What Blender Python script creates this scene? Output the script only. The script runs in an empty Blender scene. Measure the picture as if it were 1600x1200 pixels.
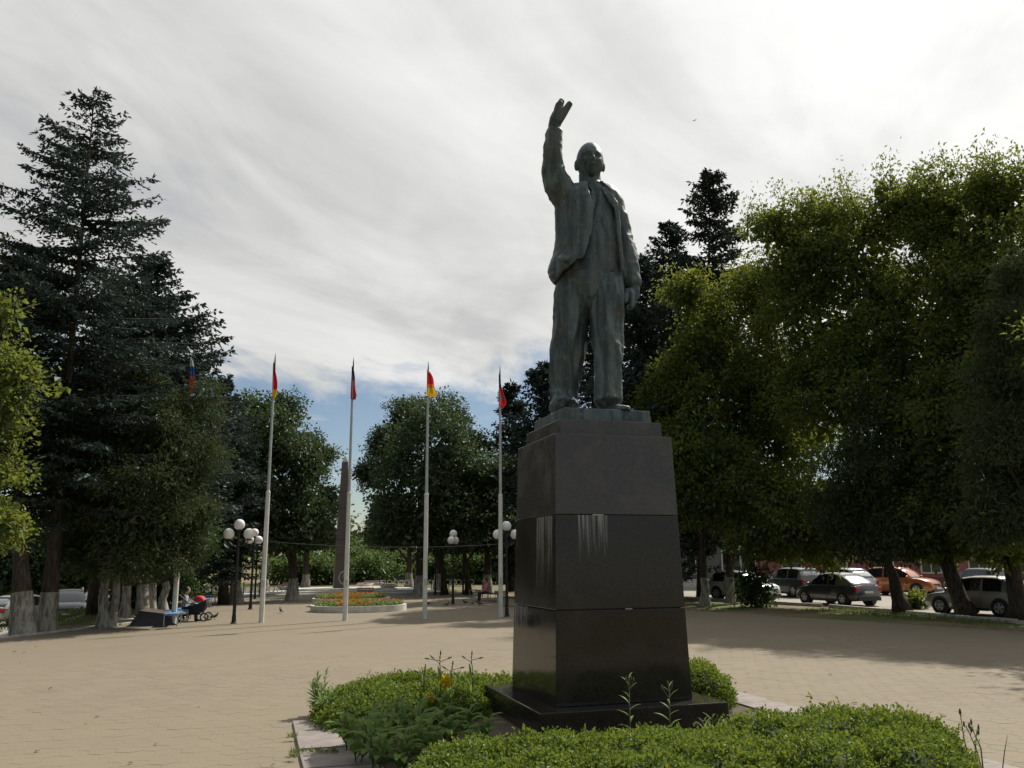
import bpy, bmesh, math, random
import numpy as np
from mathutils import Vector, Matrix, noise as mnoise
R = math.radians
rng = np.random.default_rng(7)
random.seed(7)
scene = bpy.context.scene
COL = scene.collection

# ------------------------------------------------------------------ camera
F_PX, PITCH, ROLL, CAM_H = 1319.133, 0.2054, 0.0062, 2.2
cam_d = bpy.data.cameras.new('camera'); cam = bpy.data.objects.new('camera', cam_d); COL.objects.link(cam)
scene.camera = cam
cam_d.sensor_fit = 'HORIZONTAL'; cam_d.sensor_width = 36; cam_d.lens = F_PX / 1600 * 36
cam_d.clip_end = 3000; cam_d.clip_start = 0.1
_f = Vector((0, math.cos(PITCH), math.sin(PITCH))); _u = Vector((0, -math.sin(PITCH), math.cos(PITCH))); _r = Vector((1, 0, 0))
_rc = _r * math.cos(ROLL) - _u * math.sin(ROLL); _uc = _r * math.sin(ROLL) + _u * math.cos(ROLL)
M = Matrix((_rc, _uc, -_f)).transposed().to_4x4(); M.translation = (0, 0, CAM_H)
cam.matrix_world = M
scene.render.resolution_x, scene.render.resolution_y = 1024, 768

# ------------------------------------------------------------------ sun, sky, exposure
SUN_AZ, SUN_EL = R(40), R(46)           # azimuth measured from the view direction (+Y) towards +X
SDIR = Vector((math.sin(SUN_AZ) * math.cos(SUN_EL), math.cos(SUN_AZ) * math.cos(SUN_EL), math.sin(SUN_EL)))
sd = bpy.data.lights.new('sun', 'SUN'); sd.energy = 4.9; sd.angle = R(0.6); sd.color = (1.0, 0.94, 0.84)
so = bpy.data.objects.new('sun', sd); COL.objects.link(so)
so.rotation_euler = (-SDIR).to_track_quat('-Z', 'Y').to_euler(); so.location = SDIR * 80

w = bpy.data.worlds.new('World'); scene.world = w; w.use_nodes = True
def build_world():
    nt = w.node_tree; N = nt.nodes; L = nt.links; N.clear()
    def n(t, **k):
        x = N.new(t)
        for a, b in k.items(): setattr(x, a, b)
        return x
    def math_(op, a, b=None, c=None, clamp=False):
        m = n('ShaderNodeMath', operation=op, use_clamp=clamp)
        for i, v in enumerate((a, b, c)):
            if v is None: continue
            if isinstance(v, (int, float)): m.inputs[i].default_value = v
            else: L.new(v, m.inputs[i])
        return m.outputs[0]
    def maprange(v, a, b, c, d, smooth=True):
        m = n('ShaderNodeMapRange'); m.interpolation_type = 'SMOOTHSTEP' if smooth else 'LINEAR'
        L.new(v, m.inputs[0])
        for i, q in enumerate((a, b, c, d)): m.inputs[1 + i].default_value = q
        return m.outputs[0]
    out = n('ShaderNodeOutputWorld')
    sky = n('ShaderNodeTexSky', sky_type='NISHITA', sun_disc=False)
    sky.sun_elevation = SUN_EL; sky.sun_rotation = SUN_AZ; sky.air_density = 1.0; sky.dust_density = 0.6; sky.ozone_density = 1.5
    bsky = n('ShaderNodeBackground'); bsky.inputs[1].default_value = 0.068
    L.new(sky.outputs[0], bsky.inputs[0])
    tc = n('ShaderNodeTexCoord'); sep = n('ShaderNodeSeparateXYZ'); L.new(tc.outputs['Generated'], sep.inputs[0])
    z = math_('MAXIMUM', sep.outputs[2], 0.0); zz = math_('ADD', z, 0.10)
    cx = math_('DIVIDE', sep.outputs[0], zz); cy = math_('DIVIDE', sep.outputs[1], zz)
    cmb = n('ShaderNodeCombineXYZ'); L.new(cx, cmb.inputs[0]); L.new(cy, cmb.inputs[1])
    def noise(scale, rot, stretch, detail, rough, dist, off=(0, 0, 0)):
        mp = n('ShaderNodeMapping', vector_type='TEXTURE'); mp.inputs['Rotation'].default_value = (0, 0, rot); mp.inputs['Scale'].default_value = tuple(1 / q for q in stretch)
        mp.inputs['Location'].default_value = off
        L.new(cmb.outputs[0], mp.inputs[0])
        t = n('ShaderNodeTexNoise'); t.inputs['Scale'].default_value = scale; t.inputs['Detail'].default_value = detail
        t.inputs['Roughness'].default_value = rough; t.inputs['Distortion'].default_value = dist
        L.new(mp.outputs[0], t.inputs['Vector']); return t.outputs[0]
    big = noise(0.75, R(58), (0.55, 1.05, 1), 6, 0.56, 1.3, (20.4, 15.2, 0))
    fine = noise(2.0, R(70), (0.70, 1.10, 1), 6, 0.58, 1.6, (0.4, 5.0, 0))
    wisp = noise(1.2, R(75), (0.6, 1.0, 1), 7, 0.62, 1.3, (7.7, 2.2, 0))
    # cover: a high sheet of cloud, thinning out to blue low over the horizon
    lift = maprange(sep.outputs[2], 0.15, 0.31, -0.18, 0.40)
    cov = math_('ADD', math_('ADD', wisp, lift), math_('MULTIPLY', math_('SUBTRACT', fine, 0.5), 0.5))
    cov = maprange(cov, 0.36, 0.70, 0.0, 1.0)
    # thickness of the sheet makes it greyer; towards the sun thin cloud glows
    dot = n('ShaderNodeVectorMath', operation='DOT_PRODUCT'); L.new(tc.outputs['Generated'], dot.inputs[0]); dot.inputs[1].default_value = SDIR
    g = math_('MAXIMUM', dot.outputs['Value'], 0.0)
    glow = math_('ADD', math_('MULTIPLY', math_('POWER', g, 5.0), 0.27), math_('MULTIPLY', math_('POWER', g, 40.0), 0.28))
    tex = math_('ADD', math_('MULTIPLY', big, 0.80), math_('MULTIPLY', fine, 0.20))
    base = maprange(tex, 0.31, 0.64, 0.40, 0.72)
    phase = maprange(dot.outputs['Value'], -0.45, 0.75, 0.26, 1.0)          # thin cloud scatters forward: bright towards the sun, dull away from it
    val = math_('ADD', math_('MULTIPLY', base, phase), glow)
    ramp = n('ShaderNodeMixRGB'); ramp.inputs[1].default_value = (0.90, 0.975, 1.10, 1); ramp.inputs[2].default_value = (1.0, 0.995, 0.975, 1)
    L.new(maprange(val, 0.30, 0.58, 0, 1), ramp.inputs[0])
    bc = n('ShaderNodeBackground'); L.new(ramp.outputs[0], bc.inputs[0]); L.new(val, bc.inputs[1])
    mix = n('ShaderNodeMixShader'); L.new(cov, mix.inputs[0]); L.new(bsky.outputs[0], mix.inputs[1]); L.new(bc.outputs[0], mix.inputs[2])
    L.new(mix.outputs[0], out.inputs[0])
build_world()
vs = scene.view_settings; vs.view_transform = 'Standard'; vs.look = 'None'; vs.gamma = 1; vs.use_curve_mapping = False; vs.exposure = 0.2
scene.render.engine = 'CYCLES'
scene.cycles.max_bounces = 8; scene.cycles.transparent_max_bounces = 4; scene.cycles.transmission_bounces = 4

# ------------------------------------------------------------------ where things stand
def ray(x, y):
    U = (x - 800) / F_PX; V = (600 - y) / F_PX
    u = U * math.cos(ROLL) + V * math.sin(ROLL); v = -U * math.sin(ROLL) + V * math.cos(ROLL)
    return Vector((u, math.cos(PITCH) - v * math.sin(PITCH), math.sin(PITCH) + v * math.cos(PITCH)))
def at(x, y, Y):
    r = ray(x, y); return Vector((0, 0, CAM_H)) + r * (Y / r.y)
def gr(x, y, z=0.0):
    r = ray(x, y); return Vector((0, 0, CAM_H)) + r * ((z - CAM_H) / r.z)
AX = 0.287                                   # the square's axis is turned this much to the left of the view
RX, RY = math.cos(AX), math.sin(AX)
def W(a, b, z=0.0):                          # a across the square, b along its axis, from the monument
    return Vector((1.203 + a * RX - b * RY, 12.807 + a * RY + b * RX, z))
def AB(p):
    dx, dy = p[0] - 1.203, p[1] - 12.807
    return dx * RX + dy * RY, -dx * RY + dy * RX
def sstep(x, a, b):
    t = min(1, max(0, (x - a) / (b - a))); return t * t * (3 - 2 * t)
def ground_z(a, b):
    z = -0.05
    z -= 1.05 * sstep(-a, 12.3, 15.0) * (1 - sstep(b, 60, 80)) * sstep(b, -14, 4)
    z += 2.4 * sstep(b, 62, 115) 
    return z

# ------------------------------------------------------------------ object helpers
def tag(o, label=None, cat=None, group=None, kind=None):
    if label: o['label'] = label
    if cat: o['category'] = cat
    if group: o['group'] = group
    if kind: o['kind'] = kind
    return o
def empty(name, loc=(0, 0, 0), rz=0.0, label=None, cat=None, group=None):
    o = bpy.data.objects.new(name, None); COL.objects.link(o); o.location = loc; o.rotation_euler = (0, 0, rz)
    o.empty_display_size = 0.1
    return tag(o, label, cat, group)
def link(name, me, mat=None, parent=None, loc=None, rz=None):
    o = bpy.data.objects.new(name, me); COL.objects.link(o)
    if mat is not None:
        me.materials.clear()
        for m in (mat if isinstance(mat, (list, tuple)) else [mat]): me.materials.append(m)
    if parent is not None: o.parent = parent
    if loc is not None: o.location = loc
    if rz is not None: o.rotation_euler = (0, 0, rz)
    return o
def copy_tree(o, parent=None):
    c = o.copy(); COL.objects.link(c); c.parent = parent
    for ch in list(o.children): copy_tree(ch, c)
    return c
def mesh_np(name, V, F, smooth=False):
    V = np.asarray(V, dtype=np.float32).reshape(-1, 3); F = np.asarray(F, dtype=np.int32); k = F.shape[1]
    me = bpy.data.meshes.new(name); me.vertices.add(len(V)); me.vertices.foreach_set('co', V.ravel())
    me.loops.add(F.size); me.loops.foreach_set('vertex_index', F.ravel())
    me.polygons.add(len(F)); me.polygons.foreach_set('loop_start', np.arange(0, F.size, k, dtype=np.int32))
    me.polygons.foreach_set('use_smooth', np.full(len(F), smooth, dtype=bool))
    me.update(calc_edges=True); return me
class MB:
    def __init__(s): s.v = []; s.f = []
    def add(s, vs, fs):
        n = len(s.v); s.v += [tuple(p) for p in vs]; s.f += [tuple(i + n for i in f) for f in fs]; return s
    def box(s, x0, x1, y0, y1, z0, z1, tx=0.0, ty=0.0):
        return s.add([(x0, y0, z0), (x1, y0, z0), (x1, y1, z0), (x0, y1, z0), (x0 + tx, y0 + ty, z1), (x1 - tx, y0 + ty, z1), (x1 - tx, y1 - ty, z1), (x0 + tx, y1 - ty, z1)],
                     [(0, 3, 2, 1), (4, 5, 6, 7), (0, 1, 5, 4), (1, 2, 6, 5), (2, 3, 7, 6), (3, 0, 4, 7)])
    def cbox(s, c, d): return s.box(c[0] - d[0] / 2, c[0] + d[0] / 2, c[1] - d[1] / 2, c[1] + d[1] / 2, c[2] - d[2] / 2, c[2] + d[2] / 2)
    def loft(s, rings, cap=True, closed=True):
        n = len(rings[0]); b = len(s.v); s.v += [tuple(p) for r in rings for p in r]
        for i in range(len(rings) - 1):
            for j in range(n if closed else n - 1):
                k = (j + 1) % n; s.f.append((b + i * n + j, b + i * n + k, b + (i + 1) * n + k, b + (i + 1) * n + j))
        if cap: s.f.append(tuple(b + j for j in reversed(range(n)))); s.f.append(tuple(b + (len(rings) - 1) * n + j for j in range(n)))
        return s
    def tube(s, pts, rad, n=8, cap=True):
        pts = [Vector(p) for p in pts]; rad = rad if isinstance(rad, (list, tuple)) else [rad] * len(pts); rings = []
        ref = None
        for i, p in enumerate(pts):
            d = (pts[min(i + 1, len(pts) - 1)] - pts[max(i - 1, 0)]).normalized()
            if ref is None: ref = Vector((1, 0, 0)) if abs(d.x) < 0.8 else Vector((0, 1, 0))
            a = (ref - d * ref.dot(d)).normalized(); bb = d.cross(a); ref = a
            rings.append([p + (a * math.cos(t) + bb * math.sin(t)) * rad[i] for t in [2 * math.pi * q / n for q in range(n)]])
        return s.loft(rings, cap)
    def lathe(s, prof, c=(0, 0, 0), n=16):
        rings = [[(c[0] + r * math.cos(2 * math.pi * q / n), c[1] + r * math.sin(2 * math.pi * q / n), c[2] + z) for q in range(n)] for r, z in prof]
        return s.loft(rings)
    def sphere(s, c, r, n=14, m=9):
        rx, ry, rz = r if isinstance(r, (tuple, list)) else (r, r, r)
        return s.loft([[(c[0] + rx * math.sin(math.pi * i / m) * math.cos(2 * math.pi * q / n), c[1] + ry * math.sin(math.pi * i / m) * math.sin(2 * math.pi * q / n), c[2] - rz * math.cos(math.pi * i / m)) for q in range(n)]
                       for i in [0.02] + list(range(1, m)) + [m - 0.02]])
    def mesh(s, name, smooth=False, bevel=0.0, angle=None):
        me = bpy.data.meshes.new(name); me.from_pydata(s.v, [], s.f); 
        bm = bmesh.new(); bm.from_mesh(me)
        bmesh.ops.recalc_face_normals(bm, faces=bm.faces)
        if bevel: bmesh.ops.bevel(bm, geom=[e for e in bm.edges if e.is_manifold and e.calc_face_angle(0) > 0.5], offset=bevel, segments=2, affect='EDGES', profile=0.6)
        if angle is not None:
            for f in bm.faces: f.smooth = True
            for e in bm.edges:
                if e.is_manifold and e.calc_face_angle(0) > angle: e.smooth = False
        elif smooth:
            for f in bm.faces: f.smooth = True
        bm.to_mesh(me); bm.free(); me.update(); return me
    def build(s, name, mat, parent=None, smooth=False, bevel=0.0, angle=None, loc=None, rz=None):
        return link(name, s.mesh(name, smooth, bevel, angle), mat, parent, loc, rz)
def ellring(c, d, lat, rw, rd, n=16):
    """ring of an elliptical limb section: rw along lat, rd along the third axis"""
    d = d.normalized(); lat = (lat - d * lat.dot(d)).normalized(); o = d.cross(lat)
    return [c + lat * (rw * math.cos(2 * math.pi * q / n)) + o * (rd * math.sin(2 * math.pi * q / n)) for q in range(n)]
def limb(mb, path, n=16, lat=None):
    """path of (point, half width, half depth); ends rounded off"""
    P = [Vector(p[0]) for p in path]
    rings = []
    for i, (p, rw, rd) in enumerate(path):
        d = P[min(i + 1, len(P) - 1)] - P[max(i - 1, 0)]
        l = lat if lat is not None else Vector((1, 0, 0))
        if abs(d.normalized().dot(l.normalized())) > 0.93: l = Vector((0, 0, 1))
        if i == 0: rings.append(ellring(P[0] - d.normalized() * min(rw, rd) * 0.6, d, l, rw * 0.45, rd * 0.45, n))
        rings.append(ellring(P[i], d, l, rw, rd, n))
        if i == len(P) - 1: rings.append(ellring(P[i] + d.normalized() * min(rw, rd) * 0.6, d, l, rw * 0.45, rd * 0.45, n))
    mb.loft(rings); return mb
def remesh(mb, voxel, smooth_it=2):
    me = mb.mesh('tmp'); o = bpy.data.objects.new('tmp', me); COL.objects.link(o)
    m = o.modifiers.new('r', 'REMESH'); m.mode = 'VOXEL'; m.voxel_size = voxel; m.use_smooth_shade = True
    if smooth_it:
        q = o.modifiers.new('s', 'SMOOTH'); q.factor = 0.5; q.iterations = smooth_it
    dg = bpy.context.evaluated_depsgraph_get(); dg.update()
    res = bpy.data.meshes.new_from_object(o.evaluated_get(dg))
    bpy.data.objects.remove(o); bpy.data.meshes.remove(me); return res
def vget(me):
    a = np.empty(len(me.vertices) * 3, dtype=np.float32); me.vertices.foreach_get('co', a); return a.reshape(-1, 3)
def nget(me):
    a = np.empty(len(me.vertices) * 3, dtype=np.float32); me.vertex_normals.foreach_get('vector', a); return a.reshape(-1, 3)
def vset(me, V): me.vertices.foreach_set('co', np.asarray(V, dtype=np.float32).ravel()); me.update()

# ------------------------------------------------------------------ materials
class NT:
    def __init__(s, name):
        s.m = bpy.data.materials.new(name); s.m.use_nodes = True; s.t = s.m.node_tree; s.t.nodes.clear()
        s.out = s.t.nodes.new('ShaderNodeOutputMaterial')
    def n(s, t, **k):
        x = s.t.nodes.new(t)
        for a, b in k.items(): setattr(x, a, b)
        return x
    def l(s, a, b): s.t.links.new(a, b)
    def put(s, sock, v):
        if isinstance(v, (int, float)): sock.default_value = v
        elif isinstance(v, (tuple, list)): sock.default_value = tuple(v) if len(v) != 3 or sock.type == 'VECTOR' else (*v, 1)
        else: s.l(v, sock)
    def math(s, op, a, b=None, clamp=False):
        m = s.n('ShaderNodeMath', operation=op, use_clamp=clamp); s.put(m.inputs[0], a)
        if b is not None: s.put(m.inputs[1], b)
        return m.outputs[0]
    def mr(s, v, a, b, c=0.0, d=1.0):
        m = s.n('ShaderNodeMapRange'); m.interpolation_type = 'SMOOTHSTEP'; s.put(m.inputs[0], v)
        for i, q in enumerate((a, b, c, d)): m.inputs[1 + i].default_value = q
        return m.outputs[0]
    def mix(s, f, a, b, mode='MIX'):
        m = s.n('ShaderNodeMixRGB', blend_type=mode); s.put(m.inputs[0], f); s.put(m.inputs[1], a); s.put(m.inputs[2], b); return m.outputs[0]
    def coord(s, kind='Object'): return s.n('ShaderNodeTexCoord').outputs[kind]
    def pos(s): return s.n('ShaderNodeNewGeometry').outputs['Position']
    def noise(s, vec, scale, detail=4, rough=0.55, dist=0.0, sc=None):
        if sc is not None:
            mp = s.n('ShaderNodeMapping'); mp.inputs['Scale'].default_value = sc; s.l(vec, mp.inputs[0]); vec = mp.outputs[0]
        t = s.n('ShaderNodeTexNoise'); s.l(vec, t.inputs['Vector']); t.inputs['Scale'].default_value = scale
        t.inputs['Detail'].default_value = detail; t.inputs['Roughness'].default_value = rough; t.inputs['Distortion'].default_value = dist
        return t.outputs[0]
    def sep(s, v): x = s.n('ShaderNodeSeparateXYZ'); s.l(v, x.inputs[0]); return x.outputs
    def bump(s, h, st=0.3, d=0.02):
        b = s.n('ShaderNodeBump'); b.inputs['Strength'].default_value = st; b.inputs['Distance'].default_value = d; s.l(h, b.inputs['Height']); return b.outputs[0]
    def pbr(s, col, rough=0.6, metal=0.0, normal=None, spec=0.5, coat=0.0, **k):
        p = s.n('ShaderNodeBsdfPrincipled'); s.put(p.inputs['Base Color'], col); s.put(p.inputs['Roughness'], rough); s.put(p.inputs['Metallic'], metal)
        p.inputs['Specular IOR Level'].default_value = spec
        if coat: p.inputs['Coat Weight'].default_value = coat; p.inputs['Coat Roughness'].default_value = 0.08
        if normal is not None: s.l(normal, p.inputs['Normal'])
        s.l(p.outputs[0], s.out.inputs[0]); s.p = p; return s.m
def plain(name, col, rough=0.6, metal=0.0, var=0.15, scale=6.0, bump=0.0, spec=0.5, coat=0.0):
    t = NT(name); c = t.coord(); nz = t.noise(c, scale, 5, 0.6)
    d = tuple(max(0, q * (1 - var)) for q in col); u = tuple(min(1, q * (1 + var)) for q in col)
    return t.pbr(t.mix(t.mr(nz, 0.3, 0.7), d, u), rough, metal, t.bump(t.noise(c, scale * 8, 4), bump, 0.01) if bump else None, spec, coat)
def leafmat(name, dark, light, trans=0.35, gloss=0.05, warm=None, nscale=0.5, tr_col=None):
    t = NT(name); g = t.n('ShaderNodeNewGeometry'); rnd = g.outputs['Random Per Island']
    nz = t.mr(t.noise(g.outputs['Position'], nscale, 3), 0.35, 0.65)
    f = t.math('ADD', t.math('MULTIPLY', rnd, 0.6), t.math('MULTIPLY', nz, 0.4))
    c = t.mix(f, dark, light)
    if warm is not None: c = t.mix(t.mr(rnd, 0.93, 0.97), c, warm)
    di = t.n('ShaderNodeBsdfDiffuse'); t.l(c, di.inputs[0])
    tr = t.n('ShaderNodeBsdfTranslucent'); tc = t.mix(0.6, c, tr_col if tr_col else tuple(min(1, q * 1.6) for q in light)); t.l(tc, tr.inputs[0])
    m1 = t.n('ShaderNodeMixShader'); m1.inputs[0].default_value = trans; t.l(di.outputs[0], m1.inputs[1]); t.l(tr.outputs[0], m1.inputs[2])
    gl = t.n('ShaderNodeBsdfGlossy'); gl.inputs['Roughness'].default_value = 0.45; gl.inputs[0].default_value = (0.9, 0.95, 1, 1)
    m2 = t.n('ShaderNodeMixShader'); m2.inputs[0].default_value = gloss; t.l(m1.outputs[0], m2.inputs[1]); t.l(gl.outputs[0], m2.inputs[2])
    t.l(m2.outputs[0], t.out.inputs[0]); return t.m

def mk_paving(lines):
    t = NT('paving' if lines else 'paving_tile'); p = t.pos(); rnd = t.n('ShaderNodeNewGeometry').outputs['Random Per Island']
    big = t.mr(t.noise(p, 0.16, 4), 0.3, 0.7); med = t.mr(t.noise(p, 1.3, 5, 0.65), 0.3, 0.7); fin = t.noise(p, 38, 3, 0.7)
    c = t.mix(big, (0.206, 0.172, 0.116), (0.186, 0.152, 0.110))
    c = t.mix(t.math('MULTIPLY', med, 0.35), c, (0.160, 0.138, 0.100))
    c = t.mix(t.math('MULTIPLY', t.mr(fin, 0.35, 0.75), 0.30), c, (0.260, 0.225, 0.165))
    stain = t.mr(t.noise(p, 0.55, 6, 0.7, 0.6), 0.60, 0.74); c = t.mix(t.math('MULTIPLY', stain, 0.4), c, (0.125, 0.106, 0.080))
    if not lines:
        c = t.mix(0.10, c, t.mix(rnd, (0.12, 0.10, 0.07), (0.29, 0.25, 0.18)))
    else:
        wv = t.noise(p, 2.4, 3, 0.6, 0, (0.6, 3.0, 1)); c = t.mix(t.math('MULTIPLY', t.mr(wv, 0.5, 0.7), 0.22), c, (0.140, 0.120, 0.088))
    return t.pbr(c, 0.88, 0, t.bump(fin, 0.25, 0.006), 0.3)
PAVE = mk_paving(True); TILE = mk_paving(False)
def mk_ground():
    t = NT('ground'); p = t.pos()
    n1 = t.mr(t.noise(p, 0.35, 5, 0.6), 0.40, 0.60); n2 = t.mr(t.noise(p, 5, 5, 0.7), 0.3, 0.7)
    gcol = t.mix(n2, (0.065, 0.095, 0.025), (0.125, 0.150, 0.045)); dirt = t.mix(n2, (0.15, 0.105, 0.068), (0.25, 0.185, 0.125))
    return t.pbr(t.mix(n1, gcol, dirt), 0.95, 0, t.bump(t.noise(p, 25, 4), 0.6, 0.03), 0.2)
GROUND = mk_ground()
def mk_granite(name, c0, c1, rough, streaks=None):
    dk = rough < 0.2
    t = NT(name); p = t.coord()
    v = t.n('ShaderNodeTexVoronoi'); v.inputs['Scale'].default_value = 60; t.l(p, v.inputs['Vector'])
    sp = t.mix(t.mr(t.noise(p, 90, 2, 0.7), 0.42, 0.62), c0, c1)
    c = t.mix(t.math('MULTIPLY', t.sep(v.outputs['Color'])[0], 0.45), sp, tuple(q * 0.45 for q in c0))
    dust = t.mr(t.noise(p, 1.7, 5, 0.65, 0.4), 0.42, 0.72); c = t.mix(t.math('MULTIPLY', dust, 0.30), c, tuple(q * 1.15 for q in c1))
    rg = t.math('ADD', rough, t.math('MULTIPLY', dust, 0.07 if dk else 0.2))
    if streaks:
        s = t.sep(p); acc = None
        for (axis, face, u0, u1, ztop, ln) in streaks:      # runs of white lime washed out of the joint
            u = s[axis]; other = s[1 - axis]
            band = t.math('MULTIPLY', t.mr(u, u0 - 0.03, u0 + 0.03), t.mr(u, u1 - 0.03, u1 + 0.03, 1, 0))
            fc = t.math('LESS_THAN', other, face)
            run = t.noise(p, 1.0, 3, 0.6, 0, (34, 34, 0.35))
            wave = t.math('MULTIPLY', t.noise(p, 1.0, 2, 0.5, 0, (19, 19, 0.0)), ln * 2.0)
            dz = t.math('SUBTRACT', ztop, s[2]); fade = t.math('SUBTRACT', 1.0, t.math('DIVIDE', dz, wave), True)
            m = t.math('MULTIPLY', t.math('MULTIPLY', t.mr(run, 0.42, 0.66), fade), t.math('MULTIPLY', band, fc))
            acc = m if acc is None else t.math('MAXIMUM', acc, m)
        c = t.mix(t.math('MULTIPLY', acc, 0.85, True), c, (0.34, 0.34, 0.32)); rg = t.math('ADD', rg, t.math('MULTIPLY', acc, 0.4))
    return t.pbr(c, rg, 0, None, 0.36 if dk else 0.5)
GRAN_TOP = mk_granite('granite_upper', (0.046, 0.041, 0.039), (0.102, 0.090, 0.085), 0.21)
GRAN = mk_granite('granite', (0.020, 0.016, 0.015), (0.048, 0.039, 0.036), 0.10)
def mk_bronze():
    t = NT('bronze'); p = t.coord()
    run = t.noise(p, 1.0, 5, 0.65, 0.4, (7, 7, 0.9)); bl = t.noise(p, 2.2, 5, 0.65, 0.5)
    c = t.mix(t.mr(run, 0.36, 0.66), (0.038, 0.053, 0.058), (0.112, 0.146, 0.152))  # blue-green patina, with the bluish lift of veiling glare mixed in
    c = t.mix(t.math('MULTIPLY', t.mr(bl, 0.45, 0.7), 0.6), c, (0.100, 0.090, 0.075))
    c = t.mix(t.math('MULTIPLY', t.mr(t.noise(p, 14, 5, 0.7), 0.52, 0.72), 0.45), c, (0.18, 0.215, 0.21))
    return t.pbr(c, t.mr(bl, 0.3, 0.7, 0.46, 0.66), 0.45, t.bump(t.noise(p, 22, 5, 0.7), 0.35, 0.02), 0.5)
BRONZE = mk_bronze()
def mk_bark(name, a, b, sc=(9, 9, 1.3)):
    t = NT(name); p = t.coord(); nz = t.noise(p, 1.6, 6, 0.7, 0.6, sc)
    return t.pbr(t.mix(t.mr(nz, 0.35, 0.65), a, b), 0.92, 0, t.bump(nz, 0.9, 0.04), 0.2)
BARK = mk_bark('bark', (0.028, 0.022, 0.017), (0.095, 0.078, 0.060)); SPBARK = mk_bark('spruce_bark', (0.035, 0.027, 0.021), (0.105, 0.085, 0.066))
def mk_wash():
    t = NT('whitewash'); p = t.coord(); nz = t.noise(p, 1.4, 6, 0.7, 0.5, (6, 6, 1.6))
    c = t.mix(t.mr(nz, 0.36, 0.60), (0.15, 0.135, 0.110), (0.38, 0.365, 0.325))
    return t.pbr(c, 0.95, 0, t.bump(nz, 0.8, 0.03), 0.2)
WASH = mk_wash()
M_ = dict(
    pole=plain('pole_white', (0.62, 0.62, 0.58), 0.45, 0, 0.10, 3), pole_grey=plain('pole_grey', (0.42, 0.44, 0.44), 0.4, 0.2, 0.1, 4),
    iron=plain('black_iron', (0.016, 0.016, 0.017), 0.45, 0.2, 0.3, 10), globe=plain('opal_globe', (0.80, 0.80, 0.78), 0.25, 0, 0.05, 8),
    concrete=plain('pale_concrete', (0.42, 0.40, 0.36), 0.85, 0, 0.18, 5, 0.3), slab=plain('pink_grey_slab', (0.215, 0.185, 0.170), 0.85, 0, 0.16, 4, 0.35),
    whitestone=plain('white_stone', (0.56, 0.545, 0.50), 0.75, 0, 0.15, 4, 0.2), dark_stone=plain('dark_granite_panel', (0.035, 0.033, 0.036), 0.3, 0, 0.3, 14),
    blue=plain('blue_paint', (0.10, 0.235, 0.44), 0.5, 0, 0.2, 8), bench_dark=plain('dark_brown_board', (0.060, 0.043, 0.032), 0.6, 0, 0.25, 8),
    soil=plain('soil', (0.070, 0.052, 0.036), 0.95, 0, 0.25, 6, 0.6), skin=plain('skin', (0.50, 0.32, 0.24), 0.55, 0, 0.05), hair=plain('dark_hair', (0.018, 0.014, 0.012), 0.5),
    obel=mk_granite('brown_granite', (0.125, 0.094, 0.078), (0.21, 0.162, 0.136), 0.35), tyre=plain('tyre_rubber', (0.013, 0.013, 0.014), 0.8),
    rim=plain('alloy', (0.36, 0.37, 0.38), 0.3, 0.7, 0.05), trim=plain('black_plastic', (0.018, 0.018, 0.019), 0.5), asphalt=None,
    red=plain('red_fabric', (0.42, 0.018, 0.030), 0.7), black=plain('black_fabric', (0.016, 0.016, 0.018), 0.8), chrome=plain('chrome', (0.6, 0.6, 0.62), 0.15, 0.9, 0.05),
    plate=plain('number_plate', (0.62, 0.62, 0.60), 0.5, 0, 0.05), lamp_red=plain('tail_light', (0.36, 0.012, 0.014), 0.18, 0, 0.1), lamp_clear=plain('head_light', (0.55, 0.57, 0.58), 0.08, 0.3, 0.1),
    pigeon=plain('pigeon_grey', (0.055, 0.058, 0.068), 0.7, 0, 0.3, 20))
def mk_glass():
    t = NT('car_glass'); return t.pbr((0.012, 0.016, 0.018), 0.04, 0, None, 0.8)
GLASS = mk_glass()
def mk_asphalt():
    t = NT('asphalt'); p = t.pos(); a = t.mr(t.noise(p, 0.4, 5, 0.6), 0.3, 0.7)
    return t.pbr(t.mix(a, (0.245, 0.225, 0.195), (0.31, 0.285, 0.245)), 0.9, 0, t.bump(t.noise(p, 60, 3), 0.4, 0.01), 0.3)
ASPH = mk_asphalt()
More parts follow.
